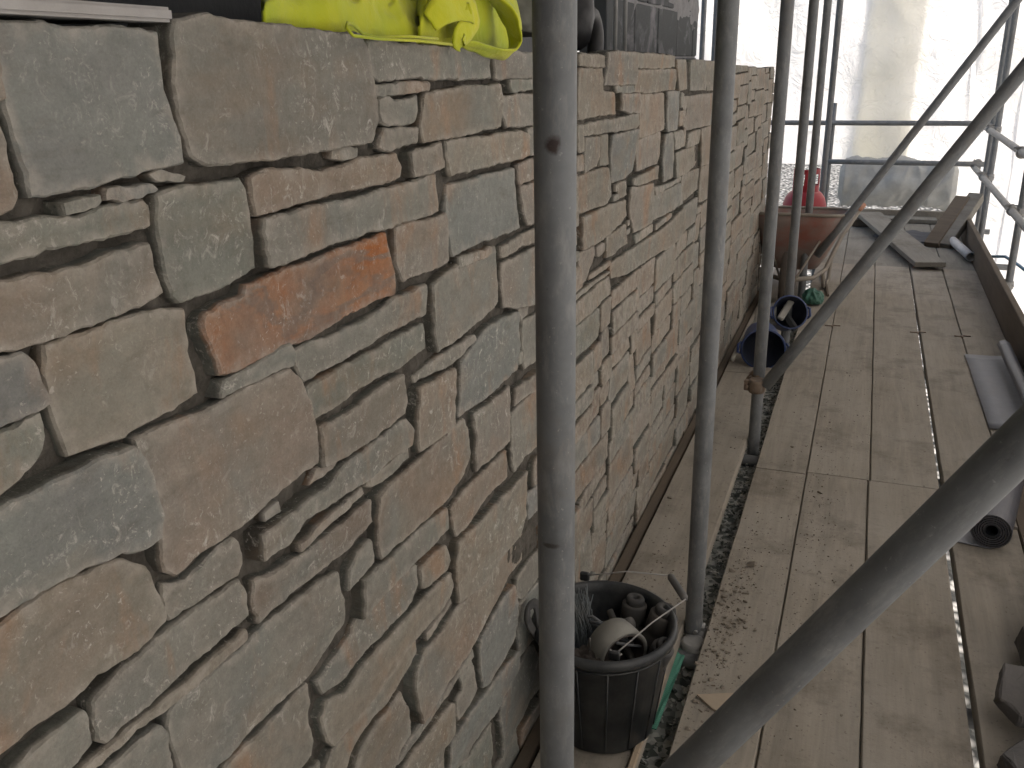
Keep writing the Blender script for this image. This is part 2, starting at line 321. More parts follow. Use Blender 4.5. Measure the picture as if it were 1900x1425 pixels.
# ------------------------------------------------------------------ stone wall
TOP = [(-.8, 1.556), (.55, 1.548), (.74, 1.556), (.91, 1.551), (1.11, 1.543), (1.49, 1.53), (2.05, 1.524), (2.69, 1.516), (3.57, 1.501), (4.8, 1.474), (6.4, 1.443)]
def topz(y): return float(np.interp(y, [a for a, _ in TOP], [b for _, b in TOP]))
YEND = 6.38
T_ = (.215, .185, .148); G_ = (.198, .184, .158); B_ = (.180, .180, .168); BR = (.205, .167, .134); OR = (.30, .108, .033); PK = (.215, .184, .155); GR = (.178, .176, .148); TB = (.225, .178, .138)
ST = [
(B_, 3,38,110,45,230,52,298,58,302,100,308,165,325,230,338,300,300,312,230,330,180,345,120,355,62,365,45,310,25,220,8,150,0,100),
(G_, 318,35,345,30,385,27,415,38,530,52,665,66,675,95,683,150,692,230,685,262,640,270,560,285,470,298,380,308,350,290,330,230,318,150),
(BR, -60,50,0,70,4,100,10,130,14,178,-60,200),
(TB, -60,212,0,215,15,270,30,340,37,365,25,385,0,402,-60,415),
(G_, 110,378,180,362,185,370,150,388,115,400),(B_, 188,352,275,340,285,350,220,368,190,368),(G_, 277,328,300,322,350,328,345,338,290,336),
(GR, -60,425,0,415,60,412,150,400,220,378,272,370,280,385,282,420,250,430,180,445,100,462,0,488,-60,500),
(GR, 282,362,330,350,400,340,443,330,455,350,462,400,468,450,475,500,430,525,380,545,330,563,318,550,308,500,292,430,285,390),
(TB, 455,332,480,317,560,316,590,320,609,313,664,295,738,286,747,310,745,330,701,343,627,356,554,376,480,396,468,398,460,370),
(G_, 472,408,540,392,627,374,745,346,819,322,823,392,780,405,700,428,620,452,540,478,482,498,476,460),
(OR, 372,600,378,585,405,562,450,550,452,528,520,505,600,478,660,455,722,432,728,470,735,520,733,545,690,560,640,585,590,615,540,640,480,660,430,685,400,697,395,670,385,640,375,620),
(G_, 683,74,760,82,900,94,912,98,915,145,860,148,780,145,700,148,686,140),
(PK, 920,96,960,97,1002,99,1002,145,919,147),
(G_, 690,160,740,155,785,152,787,168,750,172,700,180,690,178),
(G_, 702,185,720,180,735,188,775,180,776,205,770,228,720,232,708,225),
(BR, 712,240,775,236,770,265,720,277,700,275,706,255),
(G_, 617,272,668,272,668,290,640,296,615,290),
(T_, 785,175,860,160,925,157,930,190,926,235,870,248,780,262,777,235,783,205),
(GR, 940,150,1002,148,1002,166,945,170),(G_, 935,178,1002,173,1002,232,940,235,932,210),
(PK, 757,285,812,265,818,312,760,328),
(T_, 825,262,960,243,972,250,972,288,930,300,835,325,830,295),(G_, 977,238,1002,236,1002,285,978,288),
(B_, 835,345,940,315,950,312,953,370,958,425,900,445,842,475,838,440,832,390),
(PK, 956,305,1002,290,1002,328,960,342),(PK, 964,347,1002,334,1002,408,972,418),
(PK, 740,420,790,410,831,397,834,440,836,482,820,495,755,520,745,490,738,450),
(G_, 845,480,880,468,920,458,925,466,880,485,848,497),
(TB, 930,460,980,430,1002,420,1002,445,970,455,940,475,928,478),
(G_, 546,654,583,634,620,627,680,598,738,553,793,527,794,582,738,610,664,656,590,700,569,711,559,690),
(GR, 573,724,679,661,788,600,791,645,738,686,686,712,627,756,581,783,578,752),
(BR, 589,795,635,774,701,726,751,697,758,745,753,767,701,804,646,841,598,866,596,833),
(G_, 799,527,848,490,922,459,926,509,926,560,885,597,834,636,806,652,801,616,799,572),
(PK, 930,492,977,468,1001,456,1001,560,959,571,931,568,929,531),
(G_, 771,704,812,667,878,620,881,630,834,678,775,711),
(B_, 856,671,893,616,922,594,955,579,959,634,953,686,922,719,852,774,853,715),
(TB, 773,723,812,700,846,682,846,737,845,789,812,815,775,839,771,782),
(G_, 970,597,1002,579,1002,667,974,686,971,642),(PK, 963,568,981,553,977,583,966,597),
(PK, 880,770,915,745,946,717,948,774,948,818,922,841,887,875,884,855,885,811),
(PK, 955,723,1002,686,1002,715,955,752),
(G_, 952,770,1002,717,1002,829,977,848,957,877,954,855,952,811),
(TB, 696,922,716,900,767,866,812,822,848,793,868,779,874,800,876,841,865,879,834,926,797,957,738,1004,703,1036,697,1010,694,966),
(TB, 838,946,848,927,885,890,922,857,941,836,944,885,904,923,874,968,847,998,839,966),
(G_, 669,1076,701,1048,738,1016,793,968,828,943,831,981,800,1010,745,1062,701,1106,667,1148),
(G_, 647,1058,664,1022,690,1003,697,1044,672,1073,648,1097),
(TB, -60,530,11,525,103,505,147,498,203,472,270,452,280,472,298,542,258,568,192,597,111,623,44,643,-60,665),
(T_, 88,645,147,623,221,597,287,579,346,575,352,616,356,656,368,701,374,726,332,760,280,785,236,811,184,826,129,846,114,804,99,745,92,690),
(B_, -60,680,0,664,44,651,63,671,79,715,92,748,55,768,0,792,-60,812),
(GR, -60,830,0,813,55,780,83,765,87,800,88,837,70,863,44,892,0,923,-60,950),
(B_, -100,985,0,942,74,898,155,857,234,828,256,848,273,885,280,922,289,955,289,996,258,1018,206,1029,147,1055,74,1092,0,1136,-100,1185),
(BR, 249,817,313,791,387,758,461,717,534,684,553,703,571,745,580,800,581,857,534,894,479,945,435,979,368,1023,319,1067,304,1060,297,1011,293,966,286,915,276,870,260,838),
(G_, 398,737,405,708,461,678,516,645,531,640,542,656,540,675,479,702),
(PK, 578,903,590,874,634,852,626,866,600,888),
(G_, 475,1040,474,992,516,963,553,931,591,911,638,861,701,813,753,776,764,796,760,824,716,857,679,890,609,931,554,964,523,1009),
(G_, 681,903,688,890,723,861,762,828,766,848,738,875,708,898,697,905),
(BR, 468,1121,469,1079,516,1057,571,1024,626,976,663,942,684,926,688,968,672,990,620,1038,554,1090,480,1156),
(BR, 306,1088,350,1080,405,1020,435,998,446,1010,450,1047,440,1069,387,1104,324,1152,317,1136,310,1110),
(T_, -80,1222,0,1164,55,1123,103,1090,166,1064,237,1038,254,1049,276,1053,287,1084,304,1128,307,1152,258,1204,184,1252,136,1296,74,1340,0,1403,-80,1460),
(G_, 449,1077,460,1106,461,1141,405,1185,350,1237,295,1285,239,1333,199,1373,179,1370,170,1335,167,1304,221,1245,295,1182,368,1130),
(T_, 199,1385,295,1300,368,1234,424,1189,448,1166,452,1182,405,1222,350,1270,295,1318,239,1359,184,1414,110,1480,60,1500),
(G_, 22,1425,74,1381,158,1318,167,1342,174,1381,147,1414,122,1445,0,1540,-60,1540),
(G_, 310,1327,324,1304,387,1252,461,1189,534,1127,590,1086,632,1060,633,1084,640,1121,641,1156,608,1200,575,1252,516,1307,461,1359,416,1406,380,1440,332,1440,321,1386,314,1357),
(G_, 199,1432,258,1374,295,1344,309,1358,315,1390,330,1470,260,1540,120,1540),
(T_, 424,1422,479,1374,534,1311,577,1270,583,1305,581,1342,589,1379,584,1405,520,1480,380,1500),
(G_, 663,1156,701,1110,745,1068,778,1049,775,1082,764,1116,735,1148,682,1204,640,1260,602,1290,594,1268,635,1215,660,1177),
(T_, 780,1056,801,1031,823,1012,830,1040,824,1055,793,1086,780,1090),
(T_, 604,1302,640,1284,686,1222,738,1162,786,1107,832,1064,838,1090,832,1112,795,1158,778,1178,752,1206,716,1260,690,1298,640,1358,615,1383,604,1373,597,1331),
(T_, 845,1008,885,968,941,909,972,874,974,955,961,994,920,1043,897,1082,870,1102,845,1118,842,1060),
(B_, 978,915,1003,900,1003,940,980,965),
(TB, 784,1208,820,1170,846,1134,870,1108,899,1088,930,1042,964,1002,1003,952,1003,1015,978,1040,953,1068,932,1103,905,1148,881,1188,868,1210,840,1246,808,1290,774,1342,766,1316,763,1292,765,1264,769,1240),
(G_, 958,1077,980,1045,1003,1020,1003,1066,986,1092,969,1114,960,1107),
(B_, 886,1190,912,1142,935,1107,952,1086,956,1102,957,1119,957,1152,955,1178,936,1214,920,1236,900,1270,894,1274,888,1252,885,1228),
(G_, 847,1300,858,1282,852,1262,875,1224,881,1238,883,1280,869,1306,849,1338,846,1328),
(G_, 778,1350,812,1303,848,1254,876,1204,878,1215,848,1262,820,1308,790,1350,760,1393,745,1418,735,1425),
(T_, 725,1450,768,1390,796,1358,828,1312,840,1304,843,1336,840,1364,830,1379,820,1388,826,1450),
(B_, 838,1384,852,1354,880,1308,896,1286,918,1254,940,1226,957,1208,957,1236,940,1274,922,1312,914,1326,892,1358,870,1394,860,1418,836,1440),
(GR, 860,1422,876,1398,900,1366,913,1342,916,1380,916,1440,850,1450),
(B_, 926,1316,944,1276,962,1240,984,1204,996,1200,1004,1224,1004,1276,988,1300,966,1338,950,1364,932,1404,930,1370),
(B_, 960,1122,1003,1078,1003,1150,990,1188,962,1218,959,1180),
(T_, 756,1206,776,1184,780,1212,766,1237,750,1260,720,1303,700,1328,660,1383,638,1440,596,1440,618,1392,660,1347,716,1268),
(G_, 748,1304,758,1310,760,1340,761,1362,744,1386,725,1440,652,1440,670,1387,706,1334,744,1284),
(T_, 1075,103,1082,100,1105,103,1120,104,1121,123,1110,125,1090,122,1075,121),
(T_, 1075,127,1119,127,1120,150,1121,170,1143,172,1145,210,1120,213,1090,218,1075,222),
(PK, 1130,97,1177,98,1177,125,1177,155,1150,157,1124,157,1129,130),
(T_, 1179,98,1240,103,1252,105,1252,123,1235,127,1200,126,1180,125),
(T_, 1183,130,1251,129,1252,150,1250,166,1210,171,1181,171,1182,150),
(T_, 1256,111,1279,111,1280,165,1258,168,1256,140),(G_, 1284,112,1308,112,1310,166,1284,168),(T_, 1310,113,1334,115,1334,166,1311,168),
(G_, 1142,159,1178,158,1180,170,1165,173,1143,170),(PK, 1148,175,1186,174,1186,208,1160,209,1150,205),
(TB, 1188,177,1230,173,1231,200,1230,240,1200,252,1186,257,1187,220),
(B_, 1232,170,1264,169,1262,200,1258,240,1232,244),(PK, 1270,180,1334,172,1334,228,1300,235,1271,242,1272,210),
(T_, 1088,232,1110,226,1150,220,1185,210,1185,230,1178,240,1150,242,1120,247,1086,252),(T_, 1075,233,1084,231,1084,282,1075,285),
(TB, 1085,257,1112,254,1113,290,1108,306,1086,320),(T_, 1115,253,1131,250,1131,305,1114,308),
(B_, 1133,252,1160,246,1182,240,1178,270,1175,315,1160,330,1150,334,1138,340,1134,300),
(PK, 1180,262,1228,244,1226,290,1221,303,1180,318),(B_, 1230,250,1246,246,1248,275,1246,328,1226,338,1226,300),
(G_, 1248,246,1265,242,1265,270,1250,278),(T_, 1271,250,1297,240,1297,265,1270,275),(TB, 1300,240,1330,230,1330,300,1300,308),
(T_, 1250,285,1297,270,1298,305,1270,322,1250,330),
(T_, 1075,330,1100,320,1130,312,1133,330,1134,365,1125,378,1100,388,1075,398),(T_, 1144,342,1163,335,1164,362,1145,370),
(T_, 1168,333,1200,320,1221,307,1221,330,1200,337,1180,344,1168,342),
(PK, 1166,347,1184,347,1208,340,1210,370,1209,412,1190,425,1175,430,1168,400),
(G_, 1212,348,1240,342,1265,328,1264,335,1235,350,1215,362),(G_, 1212,367,1264,340,1265,378,1240,395,1212,410),
(T_, 1268,325,1295,312,1294,350,1266,378),(TB, 1298,310,1330,300,1330,360,1294,375),
(T_, 1075,405,1100,395,1132,380,1163,372,1161,400,1150,415,1120,440,1100,452,1075,462),
(PK, 1075,470,1105,455,1104,472,1090,520,1075,530),(T_, 1122,442,1158,417,1160,450,1140,468,1124,478),
(T_, 1130,492,1180,457,1215,432,1235,417,1262,387,1265,390,1265,430,1240,458,1190,488,1164,508,1135,515),
]
def resample(P, step, jit, seed):
    out = []; n = len(P)
    for i in range(n):
        a, b = P[i], P[(i+1) % n]; L = math.hypot(b[0]-a[0], b[1]-a[1]); m_ = max(1, int(L/step))
        for k in range(m_):
            t = k/m_; out.append((a[0]+(b[0]-a[0])*t, a[1]+(b[1]-a[1])*t))
    # round corners a little, then chip
    for _ in range(1):
        out = [(.12*out[i-1][0]+.76*out[i][0]+.12*out[(i+1) % len(out)][0], .12*out[i-1][1]+.76*out[i][1]+.12*out[(i+1) % len(out)][1]) for i in range(len(out))]
    res = []
    for (y, z) in out:
        v = Vector((y*22, z*22, seed)); v2 = Vector((y*95, z*95, seed+5))
        a = noise.noise(v)*jit + noise.noise(v2)*jit*.8
        b = noise.noise(v+Vector((9, 9, 9)))*jit + noise.noise(v2+Vector((9, 9, 9)))*jit*.8
        res.append((y+a, z+b))
    return res
def area(P): return .5*sum(P[i][0]*P[(i+1) % len(P)][1]-P[(i+1) % len(P)][0]*P[i][1] for i in range(len(P)))
SV, SF, STI, SOF, SED = [], [], [], [], []
def add_stone(P, tint, seed, near=True):
    rnd = random.Random(seed)
    if area(P) < 0: P = P[::-1]
    step = .0055 if near else .016
    Q = resample(P, step, .0030 if near else .0022, seed*1.37)
    n = len(Q)
    ys = [p[0] for p in Q]; zs = [p[1] for p in Q]; dim = min(max(ys)-min(ys), max(zs)-min(zs))
    cy, cz = sum(ys)/n, sum(zs)/n
    pro = rnd.uniform(-.004, .008); tx, tz = rnd.gauss(0, .02), rnd.gauss(0, .03)
    def depth(y, z):
        return pro + tx*(y-cy) + tz*(z-cz) + .004*noise.noise(Vector((y*9, z*14, seed))) + .0022*noise.noise(Vector((y*30, z*55, seed)))
    ins = min(.0028, dim*.08)
    nor = []
    for i in range(n):
        a, b = Q[i-1], Q[(i+1) % n]; dx, dy = b[0]-a[0], b[1]-a[1]; L = math.hypot(dx, dy) or 1
        nor.append((-dy/L, dx/L))
    base = len(SV)
    o1 = (rnd.random(), rnd.random(), rnd.random())
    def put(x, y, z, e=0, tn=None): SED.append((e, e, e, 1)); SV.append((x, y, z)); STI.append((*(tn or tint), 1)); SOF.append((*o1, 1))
    SIDE_SHADE = (.064, .058, .048)  # stone sides tinted mortar-dark; their shade is put into this colour
    for (y, z) in Q: put(WX-.05, y, z, 0, SIDE_SHADE)
    for i, (y, z) in enumerate(Q): put(WX+depth(y, z)-.0085-.003*abs(noise.noise(Vector((y*30, z*30, seed)))), y, z, 0, SIDE_SHADE)
    for i, (y, z) in enumerate(Q):
        ch = .002+.004*abs(noise.noise(Vector((y*40, z*40, seed+3))))
        put(WX+depth(y, z)-ch, y+nor[i][0]*ins*.15, z+nor[i][1]*ins*.15, .8)
    ring = []
    for i, (y, z) in enumerate(Q):
        k = ins*(.7+.9*abs(noise.noise(Vector((y*50, z*50, seed+7)))))
        ring.append((y+nor[i][0]*k, z+nor[i][1]*k)); put(WX+depth(*ring[-1]), *ring[-1], 1)
    for r in (0, 1, 2):
        a, b = base+r*n, base+(r+1)*n
        for i in range(n): SF.append((a+i, a+(i+1) % n, b+(i+1) % n, b+i))
    g = .014 if near else .05
    pts = [Vector(p) for p in ring]
    y = min(ys)+g
    while y < max(ys):
        z = min(zs)+g
        while z < max(zs):
            q = (y+rnd.uniform(-.2, .2)*g, z+rnd.uniform(-.2, .2)*g)
            if inside(q, ring) and min((q[0]-c[0])**2+(q[1]-c[1])**2 for c in ring) > (g*.45)**2: pts.append(Vector(q))
            z += g
        y += g
    try:
        vo, eo, fo, ov, _, _ = delaunay_2d_cdt(pts, [(i, (i+1) % n) for i in range(n)], [list(range(n))], 1, 1e-7)
        idx = []
        for v, og in zip(vo, ov):
            if og and og[0] < n: idx.append(base+3*n+og[0])
            else: idx.append(len(SV)); put(WX+depth(v.x, v.y), v.x, v.y)
        for f in fo: SF.append(tuple(idx[i] for i in f))
    except Exception as ex:
        SF.append(tuple(base+3*n+i for i in range(n)))
def inside(q, P):
    c = False; x, y = q
    for i in range(len(P)):
        a, b = P[i-1], P[i]
        if (a[1] > y) != (b[1] > y) and x < (b[0]-a[0])*(y-a[1])/(b[1]-a[1])+a[0]: c = not c
    return c
TRY = []
for i, s in enumerate(ST):
    P = []
    for k in range(1, len(s), 2):
        p = onx(s[k], s[k+1], WX); P.append((p.y, min(p.z, 1.6)))
    TRY.append(P)
    if area(P) < 0: P = P[::-1]
    n = len(P); E_ = []
    for q in range(n):
        a, b = P[q-1], P[(q+1) % n]; dx, dy = b[0]-a[0], b[1]-a[1]; Lq = math.hypot(dx, dy) or 1
        k_ = .0022 if P[0][0] < 2 else .003
        E_.append((P[q][0]+dy/Lq*k_, P[q][1]-dx/Lq*k_))
    P = E_
    rnd = random.Random(i); j = rnd.uniform(.9, 1.1)
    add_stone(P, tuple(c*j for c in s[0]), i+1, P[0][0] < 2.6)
# procedural random rubble for the rest
DY, DZ = .02, .012
Y0, Z0 = -.7, -.35
NY, NZ = int((YEND-Y0)/DY), int((1.60-Z0)/DZ)
occ = np.zeros((NY, NZ), bool)
for P in TRY:
    ya, yb = min(p[0] for p in P), max(p[0] for p in P); za, zb = min(p[1] for p in P), max(p[1] for p in P)
    for i in range(max(0, int((ya-Y0)/DY)-1), min(NY, int((yb-Y0)/DY)+2)):
        for j in range(max(0, int((za-Z0)/DZ)-1), min(NZ, int((zb-Z0)/DZ)+2)):
            y, z = Y0+(i+.5)*DY, Z0+(j+.5)*DZ
            if not occ[i, j]:
                for dy, dz in ((0, 0), (.009, 0), (-.009, 0), (0, .007), (0, -.007)):
                    if inside((y+dy, z+dz), P): occ[i, j] = True; break
for i in range(NY):
    tz_ = topz(Y0+(i+.5)*DY)
    for j in range(NZ):
        if Z0+(j+.5)*DZ > tz_: occ[i, j] = True
rnd = random.Random(11); PAL = [T_, T_, T_, G_, G_, PK, PK, TB, TB, B_, GR, BR, T_]
sid = 1000
for j in range(NZ):
    for i in range(NY):
        if occ[i, j]: continue
        hgt = rnd.choice([3, 4, 5, 6, 7, 8, 9, 10, 12, 15]); wid = rnd.choice([7, 9, 11, 13, 15, 18, 22])
        far_ = Y0+i*DY > 3.2
        if far_: hgt = rnd.choice([5, 6, 7, 8, 9, 10, 12]); wid = rnd.choice([13, 16, 19, 23, 27])
        midz = 1.9 < Y0+i*DY <= 3.2
        if midz: hgt = rnd.choice([4, 5, 6, 7, 8, 9, 11]); wid = rnd.choice([12, 16, 20, 24, 28])
        if hgt > 12 and not far_: wid = min(wid, 13)
        wmax = 0
        while wmax < wid and i+wmax < NY and not occ[i+wmax, j]: wmax += 1
        wid = wmax
        # avoid leaving slivers to the right
        k = 0
        while i+wid+k < NY and k < 4 and not occ[i+wid+k, j]: k += 1
        if k < 4: wid += k
        hh = 1
        while hh < hgt and j+hh < NZ and not occ[i:i+wid, j+hh].any(): hh += 1
        k = 0
        while j+hh+k < NZ and k < 3 and not occ[i:i+wid, j+hh+k].any(): k += 1
        if k < 3: hh += k
        occ[i:i+wid, j:j+hh] = True
        if wid < 2 or hh < 2: continue
        ya, yb = Y0+i*DY, Y0+(i+wid)*DY; za, zb = Z0+j*DZ, Z0+(j+hh)*DZ
        near = ya < 2.0
        gp = rnd.uniform(.0015, .0045) if not near else rnd.uniform(.003, .006)
        if yb-ya < .05 and near: gp = .003
        gy = gp if near else rnd.choice([.0004, .001, .003])
        tilt_ = 0 if near else rnd.uniform(-.006, .006)
        jt = .5*gp
        q = lambda: rnd.uniform(-jt, jt)
        mid = (ya+yb)/2; sag = rnd.uniform(-.004, .004)
        P = [(ya+gy, za+gp+q()), (mid, za+gp+sag*.5), (yb-gy, za+gp+q()), (yb-gy+tilt_, zb-gp+q()), (mid+q(), zb-gp+q()), (ya+gy+tilt_, zb-gp+q())]
        sid += 1; c = rnd.choice(PAL if ya < 2 else [T_, T_, TB, TB, PK, G_, G_, BR]); f = rnd.uniform(.85, 1.12)
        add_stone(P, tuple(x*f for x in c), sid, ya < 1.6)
wall = thing('stone_wall', 'long rubble wall of tan and grey sandstone with recessed mortar joints', 'wall', (0, 0, 0))
me = bpy.data.meshes.new('facing_stones'); me.from_pydata(SV, [], SF); me.update()
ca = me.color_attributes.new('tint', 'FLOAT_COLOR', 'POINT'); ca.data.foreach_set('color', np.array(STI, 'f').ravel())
cb = me.color_attributes.new('off', 'FLOAT_COLOR', 'POINT'); cb.data.foreach_set('color', np.array(SOF, 'f').ravel())
cc_ = me.color_attributes.new('edge', 'FLOAT_COLOR', 'POINT'); cc_.data.foreach_set('color', np.array(SED, 'f').ravel())
link('facing_stones', me, STONE, wall)
def mface(u, v):
    y = -.75+(YEND+.74)*u; z = -.4+(topz(y)-.008+.4)*v
    return (WX-.0155+.004*min(1, max(0, y-1))+.006*noise.noise(Vector((y*14, z*22, 0)))+.006*noise.noise(Vector((y*50, z*60, 2))), y, z)
grid_mesh('mortar_joints', mface, 700, 190, MORTAR, wall, False)
bm = bmesh.new(); 
nseg = 60; ra = []
for k in range(nseg+1):
    y = -.75+(YEND+.74)*k/nseg; z = topz(y)-.012
    ra.append([bm.verts.new(p) for p in ((WX-.034, y, -2.05), (WX-.034, y, z), (WX-.16, y, z), (WX-.16, y, -2.05))])
for A, B in zip(ra, ra[1:]):
    for k in range(4): bm.faces.new((A[k], B[k], B[(k+1) % 4], A[(k+1) % 4]))
bm.faces.new(ra[0]); bm.faces.new(ra[-1])
bobj('wall_core', bm, MORTAR, wall)
# end stones on the far end of the wall
bm = bmesh.new(); z = -.3; k = 0
while z < 1.40:
    h_ = random.uniform(.06, .17); z2 = min(z+h_, 1.43)
    add_box(bm, (WX-.155, YEND-.05, z+.005), (WX-.001-random.uniform(0, .006), YEND+.02+random.uniform(0, .012), z2-.004), .006); z = z2
es = bobj('end_stones', bm, dusty('end_stone', T_, amt=.3, rough=.9), wall)
# pale slab lying on the wall top at the near end
p0, p1 = onx(-40, 5, WX+.004), onx(319, 38, WX+.004)
bm = bmesh.new()
add_box(bm, (WX-.15, p0.y-.15, 0), (WX+.006, p1.y, .0135), .003, seg=2)
for v in bm.verts:
    v.co.x += .004*noise.noise(v.co*20); v.co.z += 1.5515 + .003*noise.noise(v.co*15)
t = bobj('coping_slab', bm, dusty('pale_slab', (.34, .33, .32), (.27, .24, .2), .45, .85), None)
tag(t, 'long thin pale grey slab lying on the near top of the stone wall', 'slab')
# ------------------------------------------------------------------ inner leaf behind the wall
def make_block():
    k = N('dark_block'); sm = k.noise(3.2, 8, .7, dist=1.)
    c = k.mix(k.noise(40, 5, .7), (.05, .055, .06), (.085, .09, .09)); k.col(k.mix(k.ramp(sm, .52, .66), c, (.20, .195, .21))); k.set(.9); k.bump(k.noise(60, 6, .7), .5, .004); return k.m
BLOCK = make_block(); BLACKM = dusty('black_membrane', (.018, .021, .027), (.06, .06, .06), .4, .45, bump=.3)
iw = thing('block_wall', 'dark grey block wall with smeared mortar standing behind the stone wall', 'wall', (-.95, 3.4, -2))
bm = bmesh.new(); bmm = bmesh.new()
zr = -.2; row = 0
while zr < 2.6:
    y = 3.44 - (row % 2)*.22
    while y < 5.33:
        ya, yb = max(y, 3.44), min(y+.43, 5.33)
        if yb-ya > .05: add_box(bm, (-.10, ya-3.4, zr+2), (random.uniform(0, .006), yb-.01-3.4, zr+.205+2), .004)
        y += .44
    zr += .215; row += 1
bobj('blocks', bm, BLOCK, iw)
add_box(bmm, (-.095, .045, 0), (-.006, 1.92, 4.55))
def sm_mat():
    k = N('smeared_mortar'); k.col(k.mix(k.noise(20, 8, .7), (.12, .12, .125), (.36, .355, .36))); k.set(.95); k.bump(k.noise(70, 8, .7), .8, .006); return k.m
SMEAR = sm_mat()
bobj('mortar', bmm, SMEAR, iw)
# mortar snots squeezed out of the bed joint above
def smf(u, v):
    y = .06+1.84*u; z = 3.62+.42*v; q = Vector((y*5, z*9, 3)); line = 3.845-.055*(y-.15)
    h = .014*noise.noise(q)+.008*noise.noise(q*3.1)+.012-.10*abs(z-line)
    return (-.004+max(-.012, h), y, z)
grid_mesh('mortar_smear', smf, 150, 40, SMEAR, iw)
# khaki rubble / fill on inner wall top strip and pale plaster band above
bm = bmesh.new(); add_box(bm, (.002, .3, 3.92), (.03, 1.9, 4.5), .01); 
bobj('render_band', bm, dusty('khaki_render', (.13, .125, .10), (.22, .21, .18), .6, .9), iw)
mb = grid_mesh('black_membrane', lambda u, v: (-.97+.012*noise.noise(Vector((u*14, v*9, 1)))+.01*math.sin(v*9), -1.+4.15*u, .9+1.9*v), 90, 30, BLACKM)
sm = mb.modifiers.new('s', 'SOLIDIFY'); sm.thickness = .004
tag(mb, 'black damp-proof membrane hanging behind the near part of the stone wall', 'membrane')
# dark cavity floor behind the wall
bm = bmesh.new(); add_box(bm, (-1.2, -1, -.2), (-.80, 6.2, 1.30)); t = bobj('insulation_slab', bm, dusty('dark_fill', (.035, .035, .035), (.07, .065, .06), .4, .9)); tag(t, 'dark insulation filling the cavity behind the stone wall', 'insulation')
# khaki folded tarp just right of the vest
def lump(name, c, s, seed, mat, amp=.25, fr=2.2, n=48, parent=None, ridge=True, flat=True):
    bm = bmesh.new(); bmesh.ops.create_icosphere(bm, subdivisions=5, radius=1)
    for v in bm.verts:
        p = v.co.normalized(); q = p*fr+Vector((seed, seed*.7, -seed))
        d = noise.noise(q)*.6+noise.noise(q*2.1)*.3
        if ridge: d += (1-abs(noise.noise(q*1.6+Vector((4, 0, 0)))*2.4))*.45 + (.5-abs(noise.noise(q*3.7)))*.25
        v.co = Vector((p.x*s[0], p.y*s[1], p.z*s[2]))*(1+amp*d)
        if flat and v.co.z < -s[2]*.35: v.co.z = -s[2]*.35 + (v.co.z+s[2]*.35)*.08
        v.co += Vector(c)
    return bobj(name, bm, mat, parent, True)
KH = dusty('khaki_tarp', (.085, .085, .065), (.14, .135, .11), .4, .8)
t = lump('tarpaulin', (-.82, 2.12, 1.62), (.10, .36, .13), 3.1, KH, .22, 3.2)
tag(t, 'dark khaki tarpaulin folded up behind the wall beside the hi-vis vest', 'tarpaulin')
# black coiled pipe end
bm = bmesh.new()
cc = onx(1092, 78, -.78)
add_tube(bm, [cc+Vector((.0, -.0+.075*math.cos(a), .075*math.sin(a))) for a in [k*math.pi/8 for k in range(-4, 9)]], .024, 14)
add_tube(bm, [cc+Vector((0, -.15, .02)), cc+Vector((-.02, -.05, .06)), cc+Vector((-.04, .0, .16)), cc+Vector((-.05, 0, .4))], .05, 16)
t = bobj('drain_pipe', bm, dusty('black_pipe', (.03, .03, .032), (.10, .095, .085), .5, .5), None, True); tag(t, 'curled black pipe end sticking up behind the top of the stone wall', 'pipe')
for i, (px, lb) in enumerate(((1141, 'nearer of two thin bright steel rods in front of the dark block wall'), (1159, 'farther of two thin bright steel rods in front of the dark block wall'))):
    p = onx(px, 75, -.86); bm = bmesh.new(); add_tube(bm, [(p.x, p.y, 1.3), (p.x, p.y, 2.3)], .008, 10)
    tag(bobj('steel_rod', bm, GALVP, None, True), lb, 'rod', 'thin rods before the block wall')
# ------------------------------------------------------------------ scaffold tubes
R_ = .02415
def tube(a, b, label, name='scaffold_tube', cat='scaffold tube', mat=GALV, group=None, r=R_):
    a, b = Vector(a), Vector(b); bm = bmesh.new(); L = (b-a).length; n = max(2, int(L/.25))
    rings = add_tube(bm, [Vector((0, 0, L*k/n)) for k in range(n+1)], r, 28, .86)
    o = bobj(name, bm, mat, None, True)
    for e in o.data.edges: pass
    o.location = a; o.rotation_euler = (b-a).to_track_quat('Z', 'Y').to_euler()
    return tag(o, label, cat, group)
PX = -.328
GS = 'upright scaffold tubes along the stone wall'
polesY = [(.985, 'nearest thick upright scaffold tube crossing the middle of the view with a dark red smudge'),
          (2.215, 'second upright scaffold tube from the camera, its foot beside the black bucket'),
          (3.62, 'third upright scaffold tube, with a rusty collar near its foot'),
          (5.00, 'fourth upright scaffold tube from the camera, in front of the wheelbarrow'),
          (6.22, 'fifth upright scaffold tube from the camera, crossing the red gas bottle'),
          (7.92, 'farthest upright scaffold tube of the row along the stone wall')]
lean = [(0.0, 0), (.000, 0), (0, 0), (0, 0), (0, 0), (0, 0)]
def sp_(px, py, y): p = ony(px, py, y-.02); return (p.x, p.y, p.z)
GALV1 = make_galv('stained_steel', stains=((sp_(1026, 268, .985), .010, .012, (.035, .018, .014)), (sp_(1018, 535, .985), .004, .004, (.02, .018, .016)), (sp_(1022, 1010, .985), .012, .004, (.05, .045, .04)), (sp_(1052, 735, .985), .003, .003, (.5, .5, .48))))
for (y, lb) in polesY: tube((PX, y, -2.0), (PX, y, 3.4), lb, 'scaffold_standard', 'scaffold tube', GALV1 if y < 1 else GALV, GS)
